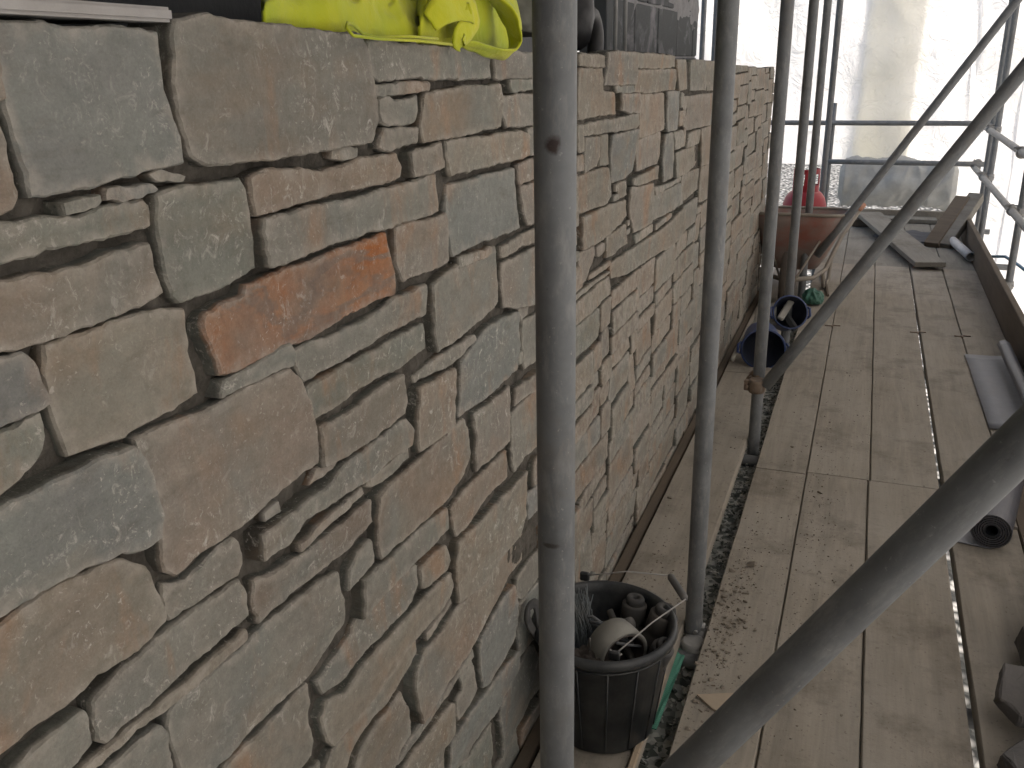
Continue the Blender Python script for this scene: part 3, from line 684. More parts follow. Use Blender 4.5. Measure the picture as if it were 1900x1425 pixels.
# dark red smudge on the first tube
def ring_pt(y0, z, ang, rr): return (PX+rr*math.cos(ang), y0+rr*math.sin(ang), z)
GI = 'upright scaffold tubes beyond the stone wall'
for px, lb, Y in ((1304, 'left of two thin uprights against the bright sheet behind the stone wall', 9.0), (1327, 'right of two thin uprights against the bright sheet behind the stone wall', 8.6)):
    p = ony(px, 60, Y); tube((p.x, p.y, -2), (p.x, p.y, 3.4), lb, 'scaffold_standard', 'scaffold tube', GALV, GI)
p = ony(1548, 192, 9.66); tube((p.x, 9.75, -2), (p.x, 9.75, p.z), 'short upright tube stub carrying the end guard rails', 'scaffold_standard', 'scaffold tube')
GO = 'outer upright scaffold tubes'
OX = 1.0
for (a, lb) in (((1832, 300), 'outer upright scaffold tube at the far right corner'), ((1828, 385), 'outer upright scaffold tube second from the far corner'), ((1876, 500), 'outer upright scaffold tube at the right edge where the blue hose passes')):
    p = onx(a[0], a[1], OX); tube((OX, p.y, -2), (OX, p.y, 3.4), lb, 'scaffold_standard', 'scaffold tube', GALV, GO); 
OY = [onx(1832, 300, OX).y, onx(1828, 385, OX).y, onx(1876, 500, OX).y]
# guard rails
IX = OX-.056
GR_ = 'long guard rails on the open side'
tube((IX, 3.6, .93-.05), (IX, 9.95, .88), 'upper guard rail running along the open right side', 'guard_rail', 'guard rail', GALVP, GR_)
tube((IX, 3.6, .50), (IX, 9.95, .48), 'lower guard rail running along the open right side', 'guard_rail', 'guard rail', GALVP, GR_)
tube((-1.6, 9.70, .885), (1.05, 9.70, .885), 'upper guard rail across the far end of the deck', 'guard_rail', 'guard rail', GALV, 'end guard rails')
tube((-.38, 9.70, .515), (1.05, 9.70, .515), 'lower guard rail across the far end of the deck', 'guard_rail', 'guard rail', GALV, 'end guard rails')
tube((OX-.056, 4.2, -.02), (OX-.056, 9.9, -.02), 'dusty ledger tube at deck level behind the toe board', 'scaffold_ledger', 'scaffold tube', GALVP)
# braces (planes across the deck)
def brace(y, a, b, ext0, ext1, lb):
    A, B = ony(*a, y), ony(*b, y); d = (B-A).normalized(); return tube(A-d*ext0, B+d*ext1, lb, 'scaffold_brace', 'scaffold tube', GALV, 'diagonal scaffold braces')
brace(.925, (1300, 1402), (1880, 838), .42, 1.6, 'nearest and thickest diagonal brace crossing the lower right of the view')
brace(3.555, (1437, 695), (1888, 142), .06, 1.5, 'middle diagonal brace rising from the rusty collar across the deck')
brace(6.16, (1590, 380), (1880, 10), .40, 1.0, 'farthest and thinnest diagonal brace beyond the wheelbarrow')
# couplers
def coupler(c, ax1, ax2, label, mat=GALVP, off=.027):
    # two clamps back to back with bolts
    c = Vector(c); ax1 = Vector(ax1).normalized(); ax2 = Vector(ax2).normalized()
    t = thing('scaffold_coupler', label, 'coupler', c, group='scaffold couplers')
    nrm = ax1.cross(ax2).normalized()
    for s, ax in ((-1, ax1), (1, ax2)):
        bm = bmesh.new(); ce = nrm*off*s
        q = ax.to_track_quat('Z', 'Y').to_matrix().to_4x4(); M = Matrix.Translation(ce) @ q
        add_lathe(bm, [(.0245, -.026), (.031, -.027), (.034, -.015), (.034, .015), (.031, .027), (.0245, .026)], 20, M)
        bobj('clamp', bm, mat, t, True)
        bm = bmesh.new(); side = ax.cross(nrm)
        P = ce+side*.036
        add_tube(bm, [P-nrm*.03, P+nrm*.05], .006, 8); add_tube(bm, [P+nrm*.022, P+nrm*.036], .012, 6)
        add_box(bm, (-.01, -.012, -.022), (.016, .012, .022), .003, Matrix.Translation(ce+side*.034) @ q)
        bobj('bolt', bm, RUSTY if mat is RUSTY else GALVP, t)
    return t
Zv, Yv, Xv = (0, 0, 1), (0, 1, 0), (1, 0, 0)
coupler((OX-.028, OY[2], .92-.05), Zv, Yv, 'coupler joining the upper side rail to the nearest outer upright')
coupler((OX-.028, OY[2], .49), Zv, Yv, 'coupler joining the lower side rail to the nearest outer upright')
coupler((OX-.028, OY[1], .885), Zv, Yv, 'coupler joining the upper side rail to the middle outer upright')
coupler((OX-.028, OY[1], .485), Zv, Yv, 'coupler joining the lower side rail to the middle outer upright')
coupler((OX-.03, 9.72, .885), Yv, Xv, 'coupler where the upper side rail meets the upper end rail')
coupler((OX-.03, 9.72, .50), Yv, Xv, 'coupler where the lower side rail meets the lower end rail')
coupler((OX-.028, OY[2], -.02), Zv, Yv, 'coupler at the foot of the outer upright by the toe board')
coupler((PX, 3.59, .255), Zv, (.54, 0, .84), 'rusty collar clamping the diagonal brace to the third upright', RUSTY, .03)
coupler((PX+.01, 2.19, -.05), Zv, Xv, 'dull coupler sunk at the foot of the second upright by the bucket', GALVP)
# ledger/transoms under deck
for y in (.9, 2.13, 3.53, 4.9, 6.1, 7.8, 9.4):
    tube((-.58, y, -.066), (1.12, y, -.066), 'transom tube under the deck boards', 'scaffold_transom', 'scaffold tube', GALV, 'transoms under the deck')
# ------------------------------------------------------------------ deck boards
nb = 0
def board(x0, x1, y0, y1, label, mat=BOARD, z=0., th=.036, group='boards of the scaffold deck', warp=.0, rz=0.):
    global nb; nb += 1
    bm = bmesh.new(); n = max(4, int((y1-y0)/.12)); w_ = x1-x0; L = y1-y0
    prof = [(-w_/2, -th), (-w_/2, -.014), (-w_/2+.0022, -.004), (-w_/2+.005, 0), (-w_*.2, .0005), (w_*.2, .0005), (w_/2-.005, 0), (w_/2-.0022, -.004), (w_/2, -.014), (w_/2, -th)]
    rows = []
    for k in range(n+1):
        y = -L/2+L*k/n; row = []
        for (x, zz) in prof:
            e = 0 if abs(x) > w_/2-.0005 else .0022*noise.noise(Vector((0 if x < 0 else 40, (y+nb*7)*3.1, nb)))+.0016*noise.noise(Vector((0 if x < 0 else 40, (y+nb*7)*19, nb)))
            row.append(bm.verts.new((x+e, y, zz+.003*noise.noise(Vector((nb*3.3, y*.8, 0)))+warp*(1 if x > 0 else -1)*(k/n-.5))))
        rows.append(row)
    for A, B in zip(rows, rows[1:]):
        for k in range(len(prof)): bm.faces.new((A[k], A[(k+1) % len(prof)], B[(k+1) % len(prof)], B[k]))
    bm.faces.new(rows[0]); bm.faces.new(rows[-1])
    o = bobj('deck_board', bm, mat); o.location = ((x0+x1)/2, (y0+y1)/2, z); o.rotation_euler.z = rz
    return tag(o, label, 'board', group)
A_, B1_, C_, D_ = -.098, .128, .375, .597
board(-.577, -.353, -1.2, 4.45, 'dusty deck board nearest the stone wall, under the black bucket')
board(-.58, -.353, 4.46, 8.2, 'deck board nearest the stone wall, under the blue tubs and wheelbarrow')
t = board(-.622, -.583, -1.2, 6.5, 'narrow brown batten between the wall foot and the first deck board', BOARDD, -.012, .03)
board(-.290, A_, -1.2, 3.325, 'near deck board left of the first seam, strewn with mortar crumbs')
board(-.290, A_, 3.331, 7.28, 'middle-distance deck board just right of the third upright')
board(A_, .1235, -1.2, 3.342, 'near deck board with a paler strip between the first and second seams')
board(A_, .1295, 3.348, 7.28, 'middle-distance deck board between the first and second seams')
board(.1235, .364, -1.2, 3.332, 'near deck board left of the wide bright gap, its far corner lifted', z=.004)
board(.1295, .371, 3.345, 7.28, 'middle-distance deck board left of the wide gap')
board(.382, D_, -1.2, 3.1, 'near deck board right of the wide bright gap, under the black roll')
board(.381, D_, 3.12, 7.28, 'middle-distance deck board right of the wide gap', rz=.0018)
board(D_, .822, -1.2, 3.6, 'near deck board at the right edge, under the stone slabs', BOARDD)
board(D_, .822, 3.61, 7.28, 'middle-distance deck board along the toe board')
for k, (a, b, s) in enumerate(((-.29, -.098, 'first'), (-.098, .129, 'second'), (.129, .375, 'third'), (.375, .597, 'fourth'), (.597, .822, 'fifth'))):
    board(a, b, 7.29, 9.62, 'far grey deck board before the end rails, %s from the wall' % s, BOARDG, -.003)
# toe board on edge
bm = bmesh.new(); add_box(bm, (.8225, 2.2, -.03), (.858, 9.0, .195), .004)
tag(bobj('toe_board', bm, BOARDD), 'brown toe board standing on edge along the open right side', 'toe board')
# steel clips bridging seams
for (x, y, lb) in ((-.098, 5.47, 'small clip across the first deck seam beside the brace'), (.366, 5.47, 'small clip across the wide gap in the deck'), (.597, 5.46, 'small clip across the seam nearest the toe board')):
    bm = bmesh.new(); add_box(bm, (-.042, -.012, 0), (-.002, -.004, .006), .002); add_box(bm, (.002, .004, 0), (.045, .012, .006), .002); add_box(bm, (-.006, -.014, -.02), (.006, .014, .004), .002)
    o = bobj('board_clip', bm, RUSTY); o.location = (x, y, .001); tag(o, lb, 'clip', 'steel clips between deck boards')
# far end timbers
bm = bmesh.new(); add_box(bm, (-.55, 9.50, .0), (.83, 9.54, .09), .004); tag(bobj('end_toe_board', bm, BOARD), 'toe board standing across the far end of the deck', 'toe board')
bm = bmesh.new(); add_box(bm, (-.05, 9.30, .002), (.66, 9.48, .04), .004); tag(bobj('timber_plank', bm, BOARDG), 'grey plank lying crosswise at the far end of the deck', 'plank')
# ramp-like loose plank
a, b = Vector((.05, 9.15, .10)), Vector((.505, 7.2, .045))
bm = bmesh.new(); L = (b-a).length; add_box(bm, (-.11, 0, -.019), (.11, L, .019), .004)
o = bobj('loose_plank', bm, BOARDG); o.location = a; o.rotation_euler = (b-a).to_track_quat('Y', 'Z').to_euler(); tag(o, 'loose grey plank lying askew on the far part of the deck', 'plank')
# offcut propping its far end
bm = bmesh.new(); add_box(bm, (-.08, 9.0, .0), (.12, 9.12, .065), .004); tag(bobj('timber_block', bm, BOARDD), 'dark timber block under the far end of the loose plank', 'block')
# boards leaning in the far corner
t = thing('leaning_timber', 'thick grey timber leaning in the far right corner against the guard rail', 'timber', (.60, 8.2, .0))
a, b = Vector((.645, 8.15, .0)), Vector((.90, 8.75, .34))
for k, (ox, mt) in enumerate(((0, BOARDG), (-.085, BOARDD))):
    bm = bmesh.new(); L = (b-a).length; add_box(bm, (-.04, -.06, 0), (.04, .06, L*(1 if k == 0 else .93)), .005)
    o = bobj('timber', bm, mt, t); o.location = (a - t.location)+Vector((ox, .01*k, 0)); o.rotation_euler = (b-a).to_track_quat('Z', 'X').to_euler()
# ------------------------------------------------------------------ sheeting
def sheet(name, f, nu, nv, label):
    o = grid_mesh(name, f, nu, nv, SHEET); return tag(o, label, 'sheeting')
def fw(u, v, x0, x1, z0, z1, y):
    x = x0+(x1-x0)*u; z0 = z0-1.3*min(1, max(0, (x-.86)/.08)); z = z0+(z1-z0)*v
    return (x, y+.05*noise.noise(Vector((x*1.1, z*.7, 0)))+.02*noise.noise(Vector((x*4, z*2, 5)))+.035*(1-abs(noise.noise(Vector((x*2.2+z*.5, z*1.3, 9))))*2.5), z)
sheet('end_sheet', lambda u, v: fw(u, v, -6.5, 1.45, .40, 4.2, 10.5), 120, 60, 'white translucent sheeting closing the far end of the scaffold')
t = sheet('overlap_strip', lambda u, v: (lambda p: (p[0]+.18*(v-1)*0, p[1]+.05, p[2]))(fw(u, v, -.16+.0*v, .42+.0*v, .38, 4.2, 10.5)), 24, 50, 'beige overlap band hanging down the middle of the far white sheeting')
for v in t.data.vertices: v.co.x += .02*(v.co.z-1)
t.data.materials[0] = SHEETB
sheet('side_sheet', lambda u, v: (1.34+.05*noise.noise(Vector((u*14, v*3, 7)))+.015*noise.noise(Vector((u*50, v*9, 2))), -3+13.5*u, -.9+5.1*v), 140, 50, 'white translucent sheeting hung along the open right side')
# slack roll of sheeting at the foot of the end sheet
bm = bmesh.new(); n = 110; m_ = 48; rows = []
for i in range(n+1):
    u = i/n; x = -.27+1.14*u; endt = min(1, min(u, 1-u)*9+.6)
    row = []
    for k in range(m_):
        a = 2*math.pi*k/m_; q = Vector((x*3.1, math.cos(a)*1.4, math.sin(a)*1.4))
        rr = (1+.22*noise.noise(q)+.10*noise.noise(q*2.7)+.07*(1-abs(noise.noise(Vector((x*9+a*.6, a*1.2, 4))))*3))*endt
        row.append(bm.verts.new((x, 10.38+.13*rr*math.cos(a), .245+.235*rr*math.sin(a))))
    rows.append(row)
for P, Q in zip(rows, rows[1:]):
    for k in range(m_): bm.faces.new((P[k], P[(k+1) % m_], Q[(k+1) % m_], Q[k]))
bm.faces.new(rows[0]); bm.faces.new(rows[-1])
tag(bobj('sheet_roll', bm, dusty('bundled_sheet', (.40, .40, .38), (.32, .31, .28), .5, .8, bump=.2), None, True), 'slack dirty white roll of sheeting bundled along the far end', 'sheeting')
# ------------------------------------------------------------------ unseen deck, roof and screen added to keep light off the scene
bm = bmesh.new()
for k in range(6): add_box(bm, (-.60+.238*k, -2.4, 2.90), (-.60+.238*k+.228, 8.3, 2.938), .003)
tag(bobj('shade_deck', bm, BOARD), 'unseen boarded deck added overhead to shade the scaffold', 'deck')  # out of view, added to darken the deck and wall below
bm = bmesh.new(); add_box(bm, (-4.5, -2.6, 2.80), (-.70, 6.6, 2.86)); tag(bobj('shade_roof', bm, BOARDD), 'unseen boarded roof added behind the stone wall to block skylight', 'roof')  # out of view, added to stop sky light over the wall
t = grid_mesh('light_block_screen', lambda u, v: (-4.5+5.8*u, -2.7+.04*noise.noise(Vector((u*6, v*3, 1))), -2+6.2*v), 40, 30, dusty('dark_blocker', (.06, .06, .055), amt=.3)); tag(t, 'unseen dark tarpaulin added behind the camera to block light', 'tarpaulin')  # added light blocker, keeps the near sides of stones and tubes dark
# ------------------------------------------------------------------ bucket
BK = dusty('black_rubber', (.010, .013, .016), (.10, .10, .095), .62, .42, sc=16)
bk = thing('builders_bucket', 'dusty black builder bucket full of tools standing beside the wall', 'bucket', (-.462, 1.735, .003))
bm = bmesh.new()
prof = [(.0, .0), (.112, .0), (.120, .006), (.156, .262), (.166, .264), (.170, .274), (.168, .286), (.160, .290), (.153, .284), (.150, .262), (.116, .012), (.0, .010)]
rings = add_lathe(bm, [(max(a, .0001), b) for a, b in prof], 72)
for f in bm.faces: pass
bobj('bucket_body', bm, BK, bk, True)
bm = bmesh.new()
for k in range(14):
    a = k*2*math.pi/14+.1; d = Vector((math.cos(a), math.sin(a), 0))
    add_tube(bm, [d*.1225+Vector((0, 0, .014)), d*.1555+Vector((0, 0, .256))], .0022, 6)
add_tube(bm, [Vector((.1565*math.cos(a), .1565*math.sin(a), .252)) for a in [k*math.pi/24 for k in range(49)]], .0025, 6)
bobj('rib', bm, BK, bk, True)
WIRE = make_galv('wire', (.33, .32, .3), .3)
# wire handle folded down towards the right/front
ea = Vector((.158*math.cos(rad(-55)), .158*math.sin(rad(-55)), .272)); 
h0 = onz(1140, 1215, .285)-bk.location; h1 = onz(1272, 1112, .30)-bk.location; h2 = onz(1243, 1068, .30)-bk.location; h3 = onz(1085, 1068, .285)-bk.location
bm = bmesh.new()
add_tube(bm, [h0, h0*.5+h1*.5+Vector((0, 0, .008)), h1], .0018, 8); add_tube(bm, [h2, h2*.5+h3*.5+Vector((0, 0, .012)), h3+Vector((0, 0, .0))], .0018, 8)
add_tube(bm, [h0+Vector((-.01, 0, .012)), h0+Vector((.004, .0, -.008)), h0+Vector((.016, .0, .006))], .002, 8)
hd_ = bobj('bucket_handle', bm, WIRE, bk, True)
bm = bmesh.new(); add_tube(bm, [h1, h1*.92+h2*.08, h1*.08+h2*.92, h2], [.006, .0095, .0095, .006], 14)
bobj('handle_grip', bm, dusty('grey_grip', (.10, .10, .10), amt=.6), hd_, True)
# ears
for c in (h0, h3):
    bm = bmesh.new(); add_box(bm, (c.x-.012, c.y-.006, c.z-.014), (c.x+.012, c.y+.006, c.z+.01), .003); bobj('handle_ear', bm, BK, bk)
BL = bk.location
# tape roll inside
tr = thing('tape_roll', 'pale grey roll of tape lying on tools inside the black bucket', 'tape roll', BL+Vector((.040, -.03, .235)), (rad(66), rad(0), rad(38)))
tr.rotation_euler = Vector((.72, -.66, -.02)).to_track_quat('Z', 'Y').to_euler()
bm = bmesh.new(); add_lathe(bm, [(.054, -.03), (.063, -.03), (.0635, 0), (.063, .03), (.054, .03), (.054, -.03)], 40)
bmesh.ops.delete(bm, geom=[f for f in bm.faces if len(f.verts) > 4], context='FACES')
bobj('tape', bm, dusty('pale_tape', (.24, .235, .21), (.2, .18, .15), .5, .7), tr, True)
bm = bmesh.new(); add_lathe(bm, [(.051, -.031), (.0538, -.031), (.0538, .031), (.051, .031), (.051, -.031)], 40)
bmesh.ops.delete(bm, geom=[f for f in bm.faces if len(f.verts) > 4], context='FACES')
bobj('cardboard_core', bm, dusty('core', (.05, .04, .035), amt=.2), tr, True)
# rags, brush, bottle, gloves
DK = dusty('dark_cloth', (.045, .045, .045), (.13, .12, .10), .5, .9)
rnd = random.Random(21)
t = thing('scrubbing_brush', 'shaggy blue-grey brush standing bristles-up in the left of the bucket', 'brush', BL)
bm = bmesh.new()
for k in range(150):
    a = Vector((-.085+rnd.gauss(0, .018), .045+rnd.gauss(0, .018), .295+rnd.gauss(0, .012))); b = Vector((-.045+rnd.gauss(0, .013), -.03+rnd.gauss(0, .013), .17))
    add_tube(bm, [a, (a+b)/2+Vector((rnd.gauss(.008, .006), rnd.gauss(0, .006), .012)), b], [.0012, .0018, .002], 5)
bobj('bristles', bm, dusty('blue_grey_bristle', (.09, .11, .12), amt=.5), t)
bm = bmesh.new(); add_box(bm, (-.075, -.055, .12), (-.02, -.01, .18), .006); bobj('brush_head', bm, DK, t)
t = lump('dusty_rag', BL+Vector((-.03, .03, .16)), (.085, .085, .045), 8.2, DK, .35, 1.7, flat=False); tag(t, 'crumpled dark dusty rag lying low in the black bucket', 'rag')
t = lump('work_glove', BL+Vector((-.02, -.085, .19)), (.06, .05, .05), 12.7, dusty('brown_glove', (.05, .042, .036), (.12, .10, .085), .5, .9), .4, 2.2, flat=False); tag(t, 'crumpled brownish work glove under the tape roll in the bucket', 'glove')
for k, (a, b, r_, lb) in enumerate((((-.06, .05, .20), (.06, .02, .275), .017, 'thick dark tool handle lying behind the tape roll in the bucket'), ((.11, -.06, .17), (-.01, .09, .25), .009, 'thin dark tool handle crossing the right of the bucket'), ((-.02, -.06, .20), (-.005, -.10, .30), .003, 'thin bent wire poking up at the front rim of the bucket'))):
    bm = bmesh.new(); A, B = Vector(a), Vector(b); add_tube(bm, [A, A*.6+B*.4+Vector((0, 0, .004)), A*.2+B*.8, B], [r_*.8, r_, r_*.85, r_*.95], 14)
    o = bobj('tool_handle', bm, dusty('tool_handle%d' % k, (.045, .048, .05), amt=.6), None, True); o.location = BL; tag(o, lb, 'tool handle', 'tool handles in the bucket')
def bottle(c, a, L, r, label, cap=True):
    t = thing('plastic_bottle', label, 'bottle', c); t.rotation_euler = Vector(a).to_track_quat('Z', 'Y').to_euler()
    bm = bmesh.new(); add_lathe(bm, [(.0001, 0), (r, .004), (r, L*.55), (r*.93, L*.57), (r*.93, L*.62), (r, L*.64), (r, L*.88), (r*.9, L*.9), (.0001, L*.9)], 24); bobj('bottle_body', bm, dusty('dusty_grey_plastic', (.04, .04, .04), amt=.5), t, True)
    bm = bmesh.new(); add_lathe(bm, [(.0001, L*.88), (r*.72, L*.88), (r*.74, L*.97), (r*.66, L), (r*.3, L), (r*.28, L*.95), (.0001, L*.95)], 20); bobj('bottle_cap', bm, DK, t, True)
bottle(BL+Vector((.03, .11, .12)), (.1, .05, 1), .165, .030, 'small dusty bottle standing at the far side inside the bucket')
bottle(BL+Vector((.085, .075, .12)), (.25, .1, 1), .175, .034, 'fatter dusty bottle leaning at the right side inside the bucket')
bottle(BL+Vector((.10, .01, .13)), (.35, -.2, 1), .15, .026, 'short dusty bottle just under the wire handle in the bucket')
bm = bmesh.new()
for k in range(5):
    a = Vector((-.09+.02*k, .06-.01*k, .17)); add_tube(bm, [a, a+Vector((.02, -.02, .08)), a+Vector((.06, -.05-.01*k, .11)), a+Vector((.10, -.03, .07))], .004, 8)
t = bobj('cable_coil', bm, dusty('grey_cable', (.10, .11, .12), amt=.5), None, True); t.location = BL; tag(t, 'tangled dark cable in the left of the bucket', 'cable')
t = thing('paint_brush', 'old paint brush with a dark handle sticking out of the bucket', 'brush', BL+Vector((-.05, .07, .16))); t.rotation_euler = Vector((.75, -.25, .45)).to_track_quat('Z', 'Y').to_euler()
bm = bmesh.new(); add_tube(bm, [(0, 0, 0), (0, 0, .05), (0, 0, .12)], [.016, .02, .013], 14); bobj('brush_handle', bm, dusty('brush_handle', (.09, .10, .105), amt=.5), t, True)
bm = bmesh.new(); add_box(bm, (-.03, -.01, -.06), (.03, .01, .002), .004); bobj('bristles', bm, DK, t)
# hanging cloth/strap at the left side of the bucket
t = thing('rubber_strap', 'dark curled strap sticking out between the bucket and the wall', 'strap', (0, 0, 0))
bm = bmesh.new(); q = [onx(1010, 1190, -.60), onx(990, 1172, -.60), onx(978, 1150, -.602), onx(982, 1125, -.60), onx(995, 1122, -.595), onx(1000, 1150, -.59), onx(1008, 1168, -.59)]
add_ribbon(bm, q, .022, .006, (1, 0, 0), 5, .004); bobj('strap', bm, DK, t, True)
# rim lip clip-shadow board strip etc: wooden triangle
q = [onz(1293, 1293, .0), onz(1366, 1290, 0), onz(1380, 1318, 0), onz(1340, 1328, 0), onz(1320, 1318, 0)]
bm = bmesh.new(); b_ = [bm.verts.new((p.x, p.y, .002)) for p in q]; c_ = [bm.verts.new((p.x, p.y, .008)) for p in q]
bm.faces.new(b_); bm.faces.new(c_)
for k in range(5): bm.faces.new((b_[k], b_[(k+1) % 5], c_[(k+1) % 5], c_[k]))
tag(bobj('stone_chip', bm, dusty('pale_chip', (.33, .27, .20), (.27, .22, .17), .4, .9)), 'pale triangular flake lying on the deck between bucket and nearest brace', 'flake')
# green netting in the gap by the bucket
bm = bmesh.new()
pts = [onz(1262, 1205, -.045), onz(1243, 1255, -.045), onz(1225, 1300, -.05), onz(1205, 1350, -.055)]
add_ribbon(bm, pts, .035, .003, (0, 0, 1), 5, .004)
def teal():
    k = N('green_netting'); v = k.n('ShaderNodeTexChecker'); v.inputs['Scale'].default_value = 300; k.l(k.co, v.inputs['Vector'])
    k.col(k.mix(v.outputs['Fac'], (.05, .20, .14), (.09, .28, .20))); k.set(.7); return k.m
TEAL = teal()
tag(bobj('debris_netting', bm, TEAL), 'strip of green debris netting showing in the deck gap beside the bucket', 'netting')
# pole-side batten edge (raised strip right of bucket)
bm = bmesh.new(); add_box(bm, (-.366, .7, .002), (-.350, 1.95, .014), .003); tag(bobj('timber_batten', bm, PALEWOOD), 'pale thin batten lying on the board edge beside the bucket', 'batten')
# ------------------------------------------------------------------ crumbs and gap rubble
CR_ = dusty('mortar_crumb', (.17, .145, .115), (.24, .21, .17), .6, .95)
bm = bmesh.new(); rnd = random.Random(3)
def crumb(x, y, s, z=0.): rough_rock(bm, (x, y, z+s*.35), (s*rnd.uniform(.7, 1.3), s*rnd.uniform(.7, 1.3), s*.55), rnd.random()*1e6, 9)
for _ in range(2400):
    u = rnd.random()
    if u < .35: x, y = min(-.15, rnd.gauss(-.235, .03)), rnd.gauss(2.15, .30)
    elif u < .6: x, y = rnd.uniform(-.57, -.36), rnd.choice([rnd.gauss(2.25, .16), rnd.gauss(2.45, .25), rnd.uniform(1.2, 4.4)])
    elif u < .8: x, y = rnd.uniform(-.28, .35), rnd.uniform(1.2, 5)
    else: x, y = rnd.gauss(-.04, .05), rnd.gauss(2.9, .5)
    if abs(x-A_) < .006 or -.353 < x < -.288: continue
    s = rnd.choice([.0012, .0015, .002, .002, .0025, .003, .0045] + ([.007, .009] if u < .3 and abs(y-2.1) < .35 and rnd.random() < .5 else []))
    crumb(x, y, s)
tag(bobj('mortar_crumbs', bm, CR_), 'mortar crumbs and grit scattered over the near deck boards', 'crumbs', kind='stuff')
for (px, py, s, lb) in ((1395, 1050, .017, 'largest loose stone chip on the deck right of the second upright'), (1358, 1060, .011, 'small chip just left of the largest chip on the deck'), (1345, 1110, .012, 'flat sliver of stone on the deck below the largest chip'), (1470, 830, .008, 'dark chip on the deck just before the crosswise board joint'), (1523, 915, .012, 'dark lump of mortar near the middle of the deck'), (1243, 925, .009, 'small dark chip beside the wall foot')):
    p = onz(px, py, 0); bm = bmesh.new(); rough_rock(bm, (0, 0, s*.4), (s*1.3, s, s*.6), px, 12); o = bobj('stone_fragment', bm, CR_); o.location = p; tag(o, lb, 'stone chip', 'loose chips on the deck')
bm = bmesh.new()
GM = N('gap_stone'); GM.rand_co(); vv = GM.n('ShaderNodeTexVoronoi'); vv.inputs['Scale'].default_value = 60; GM.l(GM.co, vv.inputs['Vector']); sx = GM.n('ShaderNodeSeparateColor'); GM.l(vv.outputs['Color'], sx.inputs[0])
GM.col(GM.mix(GM.ramp(sx.outputs[0], .2, .9), (.07, .08, .07), (.40, .40, .37))); GM.set(.9)
for _ in range(1500):
    x, y = rnd.uniform(-.40, -.24), rnd.uniform(1.3, 5.6); s = rnd.choice([.004, .006, .008, .011]); rough_rock(bm, (x, y, -.082+rnd.uniform(0, .012)), (s, s*rnd.uniform(.8, 1.4), s*.8), rnd.random()*1e6, 9)
add_box(bm, (-.42, 1.2, -.12), (-.22, 5.6, -.084))
tag(bobj('gap_rubble', bm, GM.m), 'grey stone rubble caught in the gap beside the upright tubes', 'rubble', kind='stuff')
# ------------------------------------------------------------------ blue tubs
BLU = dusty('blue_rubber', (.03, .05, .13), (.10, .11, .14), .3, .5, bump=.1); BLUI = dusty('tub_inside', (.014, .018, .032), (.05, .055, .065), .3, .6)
def tub(loc, rot, label, r=.115, h=.20):
    t = thing('flexible_tub', label, 'tub', loc, rot, 'blue tubs lying on the deck')
    bm = bmesh.new(); add_lathe(bm, [(.0001, 0), (r*.78, 0), (r*.8, .006), (r*.97, h*.93), (r*1.04, h*.94), (r*1.06, h*.98), (r*1.02, h), (r*.97, h)], 40); bmesh.ops.delete(bm, geom=[f for f in bm.faces if len(f.verts) > 4 and f.calc_center_median().z > h*.5], context='FACES'); bobj('tub_body', bm, BLU, t, True)
    bm = bmesh.new(); add_lathe(bm, [(r*.965, h*.995), (r*.94, h*.9), (r*.75, .012), (.0001, .01)], 40); 
    bmesh.ops.delete(bm, geom=[f for f in bm.faces if len(f.verts) > 4], context='FACES'); bobj('tub_lining', bm, BLUI, t, True)
    for s in (1, -1):
        bm = bmesh.new(); add_tube(bm, [Vector((s*r*1.02, -.03, h*.9)), Vector((s*r*1.16, -.02, h*.97)), Vector((s*r*1.16, .02, h*.97)), Vector((s*r*1.02, .03, h*.9))], .007, 10); bobj('tub_handle', bm, BLU, t, True)
    return t
p = ony(1408, 642, 4.55)
tub(Vector((p.x-.01, 4.74, .118)), (rad(96), rad(0), rad(10)), 'blue-rimmed dark tub lying on its side with its mouth towards the camera', .108, .18)
p = ony(1450, 610, 4.9)
t2 = tub(Vector((p.x+.0, 5.0, .15)), (rad(62), 0, rad(16)), 'second blue tub leaning behind the first, with tools in it', .088, .17)
for k, (dx, dz, c) in enumerate(((.01, .06, (.30, .29, .26)), (-.05, .03, (.24, .24, .22)), (.045, .0, (.05, .055, .06)))):
    bm = bmesh.new(); add_box(bm, (-.018, -.012, -.06), (.018, .012, .08), .006); o = bobj('hand_tool', bm, dusty('tool%d' % k, c, amt=.3)); o.location = Vector((p.x+dx, 4.90, .16+dz)); o.rotation_euler = (rad(-50), rad(30-40*k), 0)
    tag(o, ('pale handle of a tool in the second blue tub', 'short grey tool in the left of the second blue tub', 'dark tool head low in the second blue tub')[k], 'hand tool', 'tools in the second blue tub')
# pale hose / shovel shaft at left of the tubs
bm = bmesh.new(); q = [ony(1418, 530, 5.2), ony(1402, 595, 4.95), ony(1382, 625, 4.75), ony(1366, 650, 4.6), ony(1358, 668, 4.5)]
add_tube(bm, [Vector((max(a.x, -.60), a.y, max(a.z, .02))) for a in q], .010, 10); tag(bobj('pale_hose', bm, dusty('pale_hose', (.22, .21, .18), amt=.4), None, True), 'pale bent hose leaning on the wall beside the blue tub', 'hose')
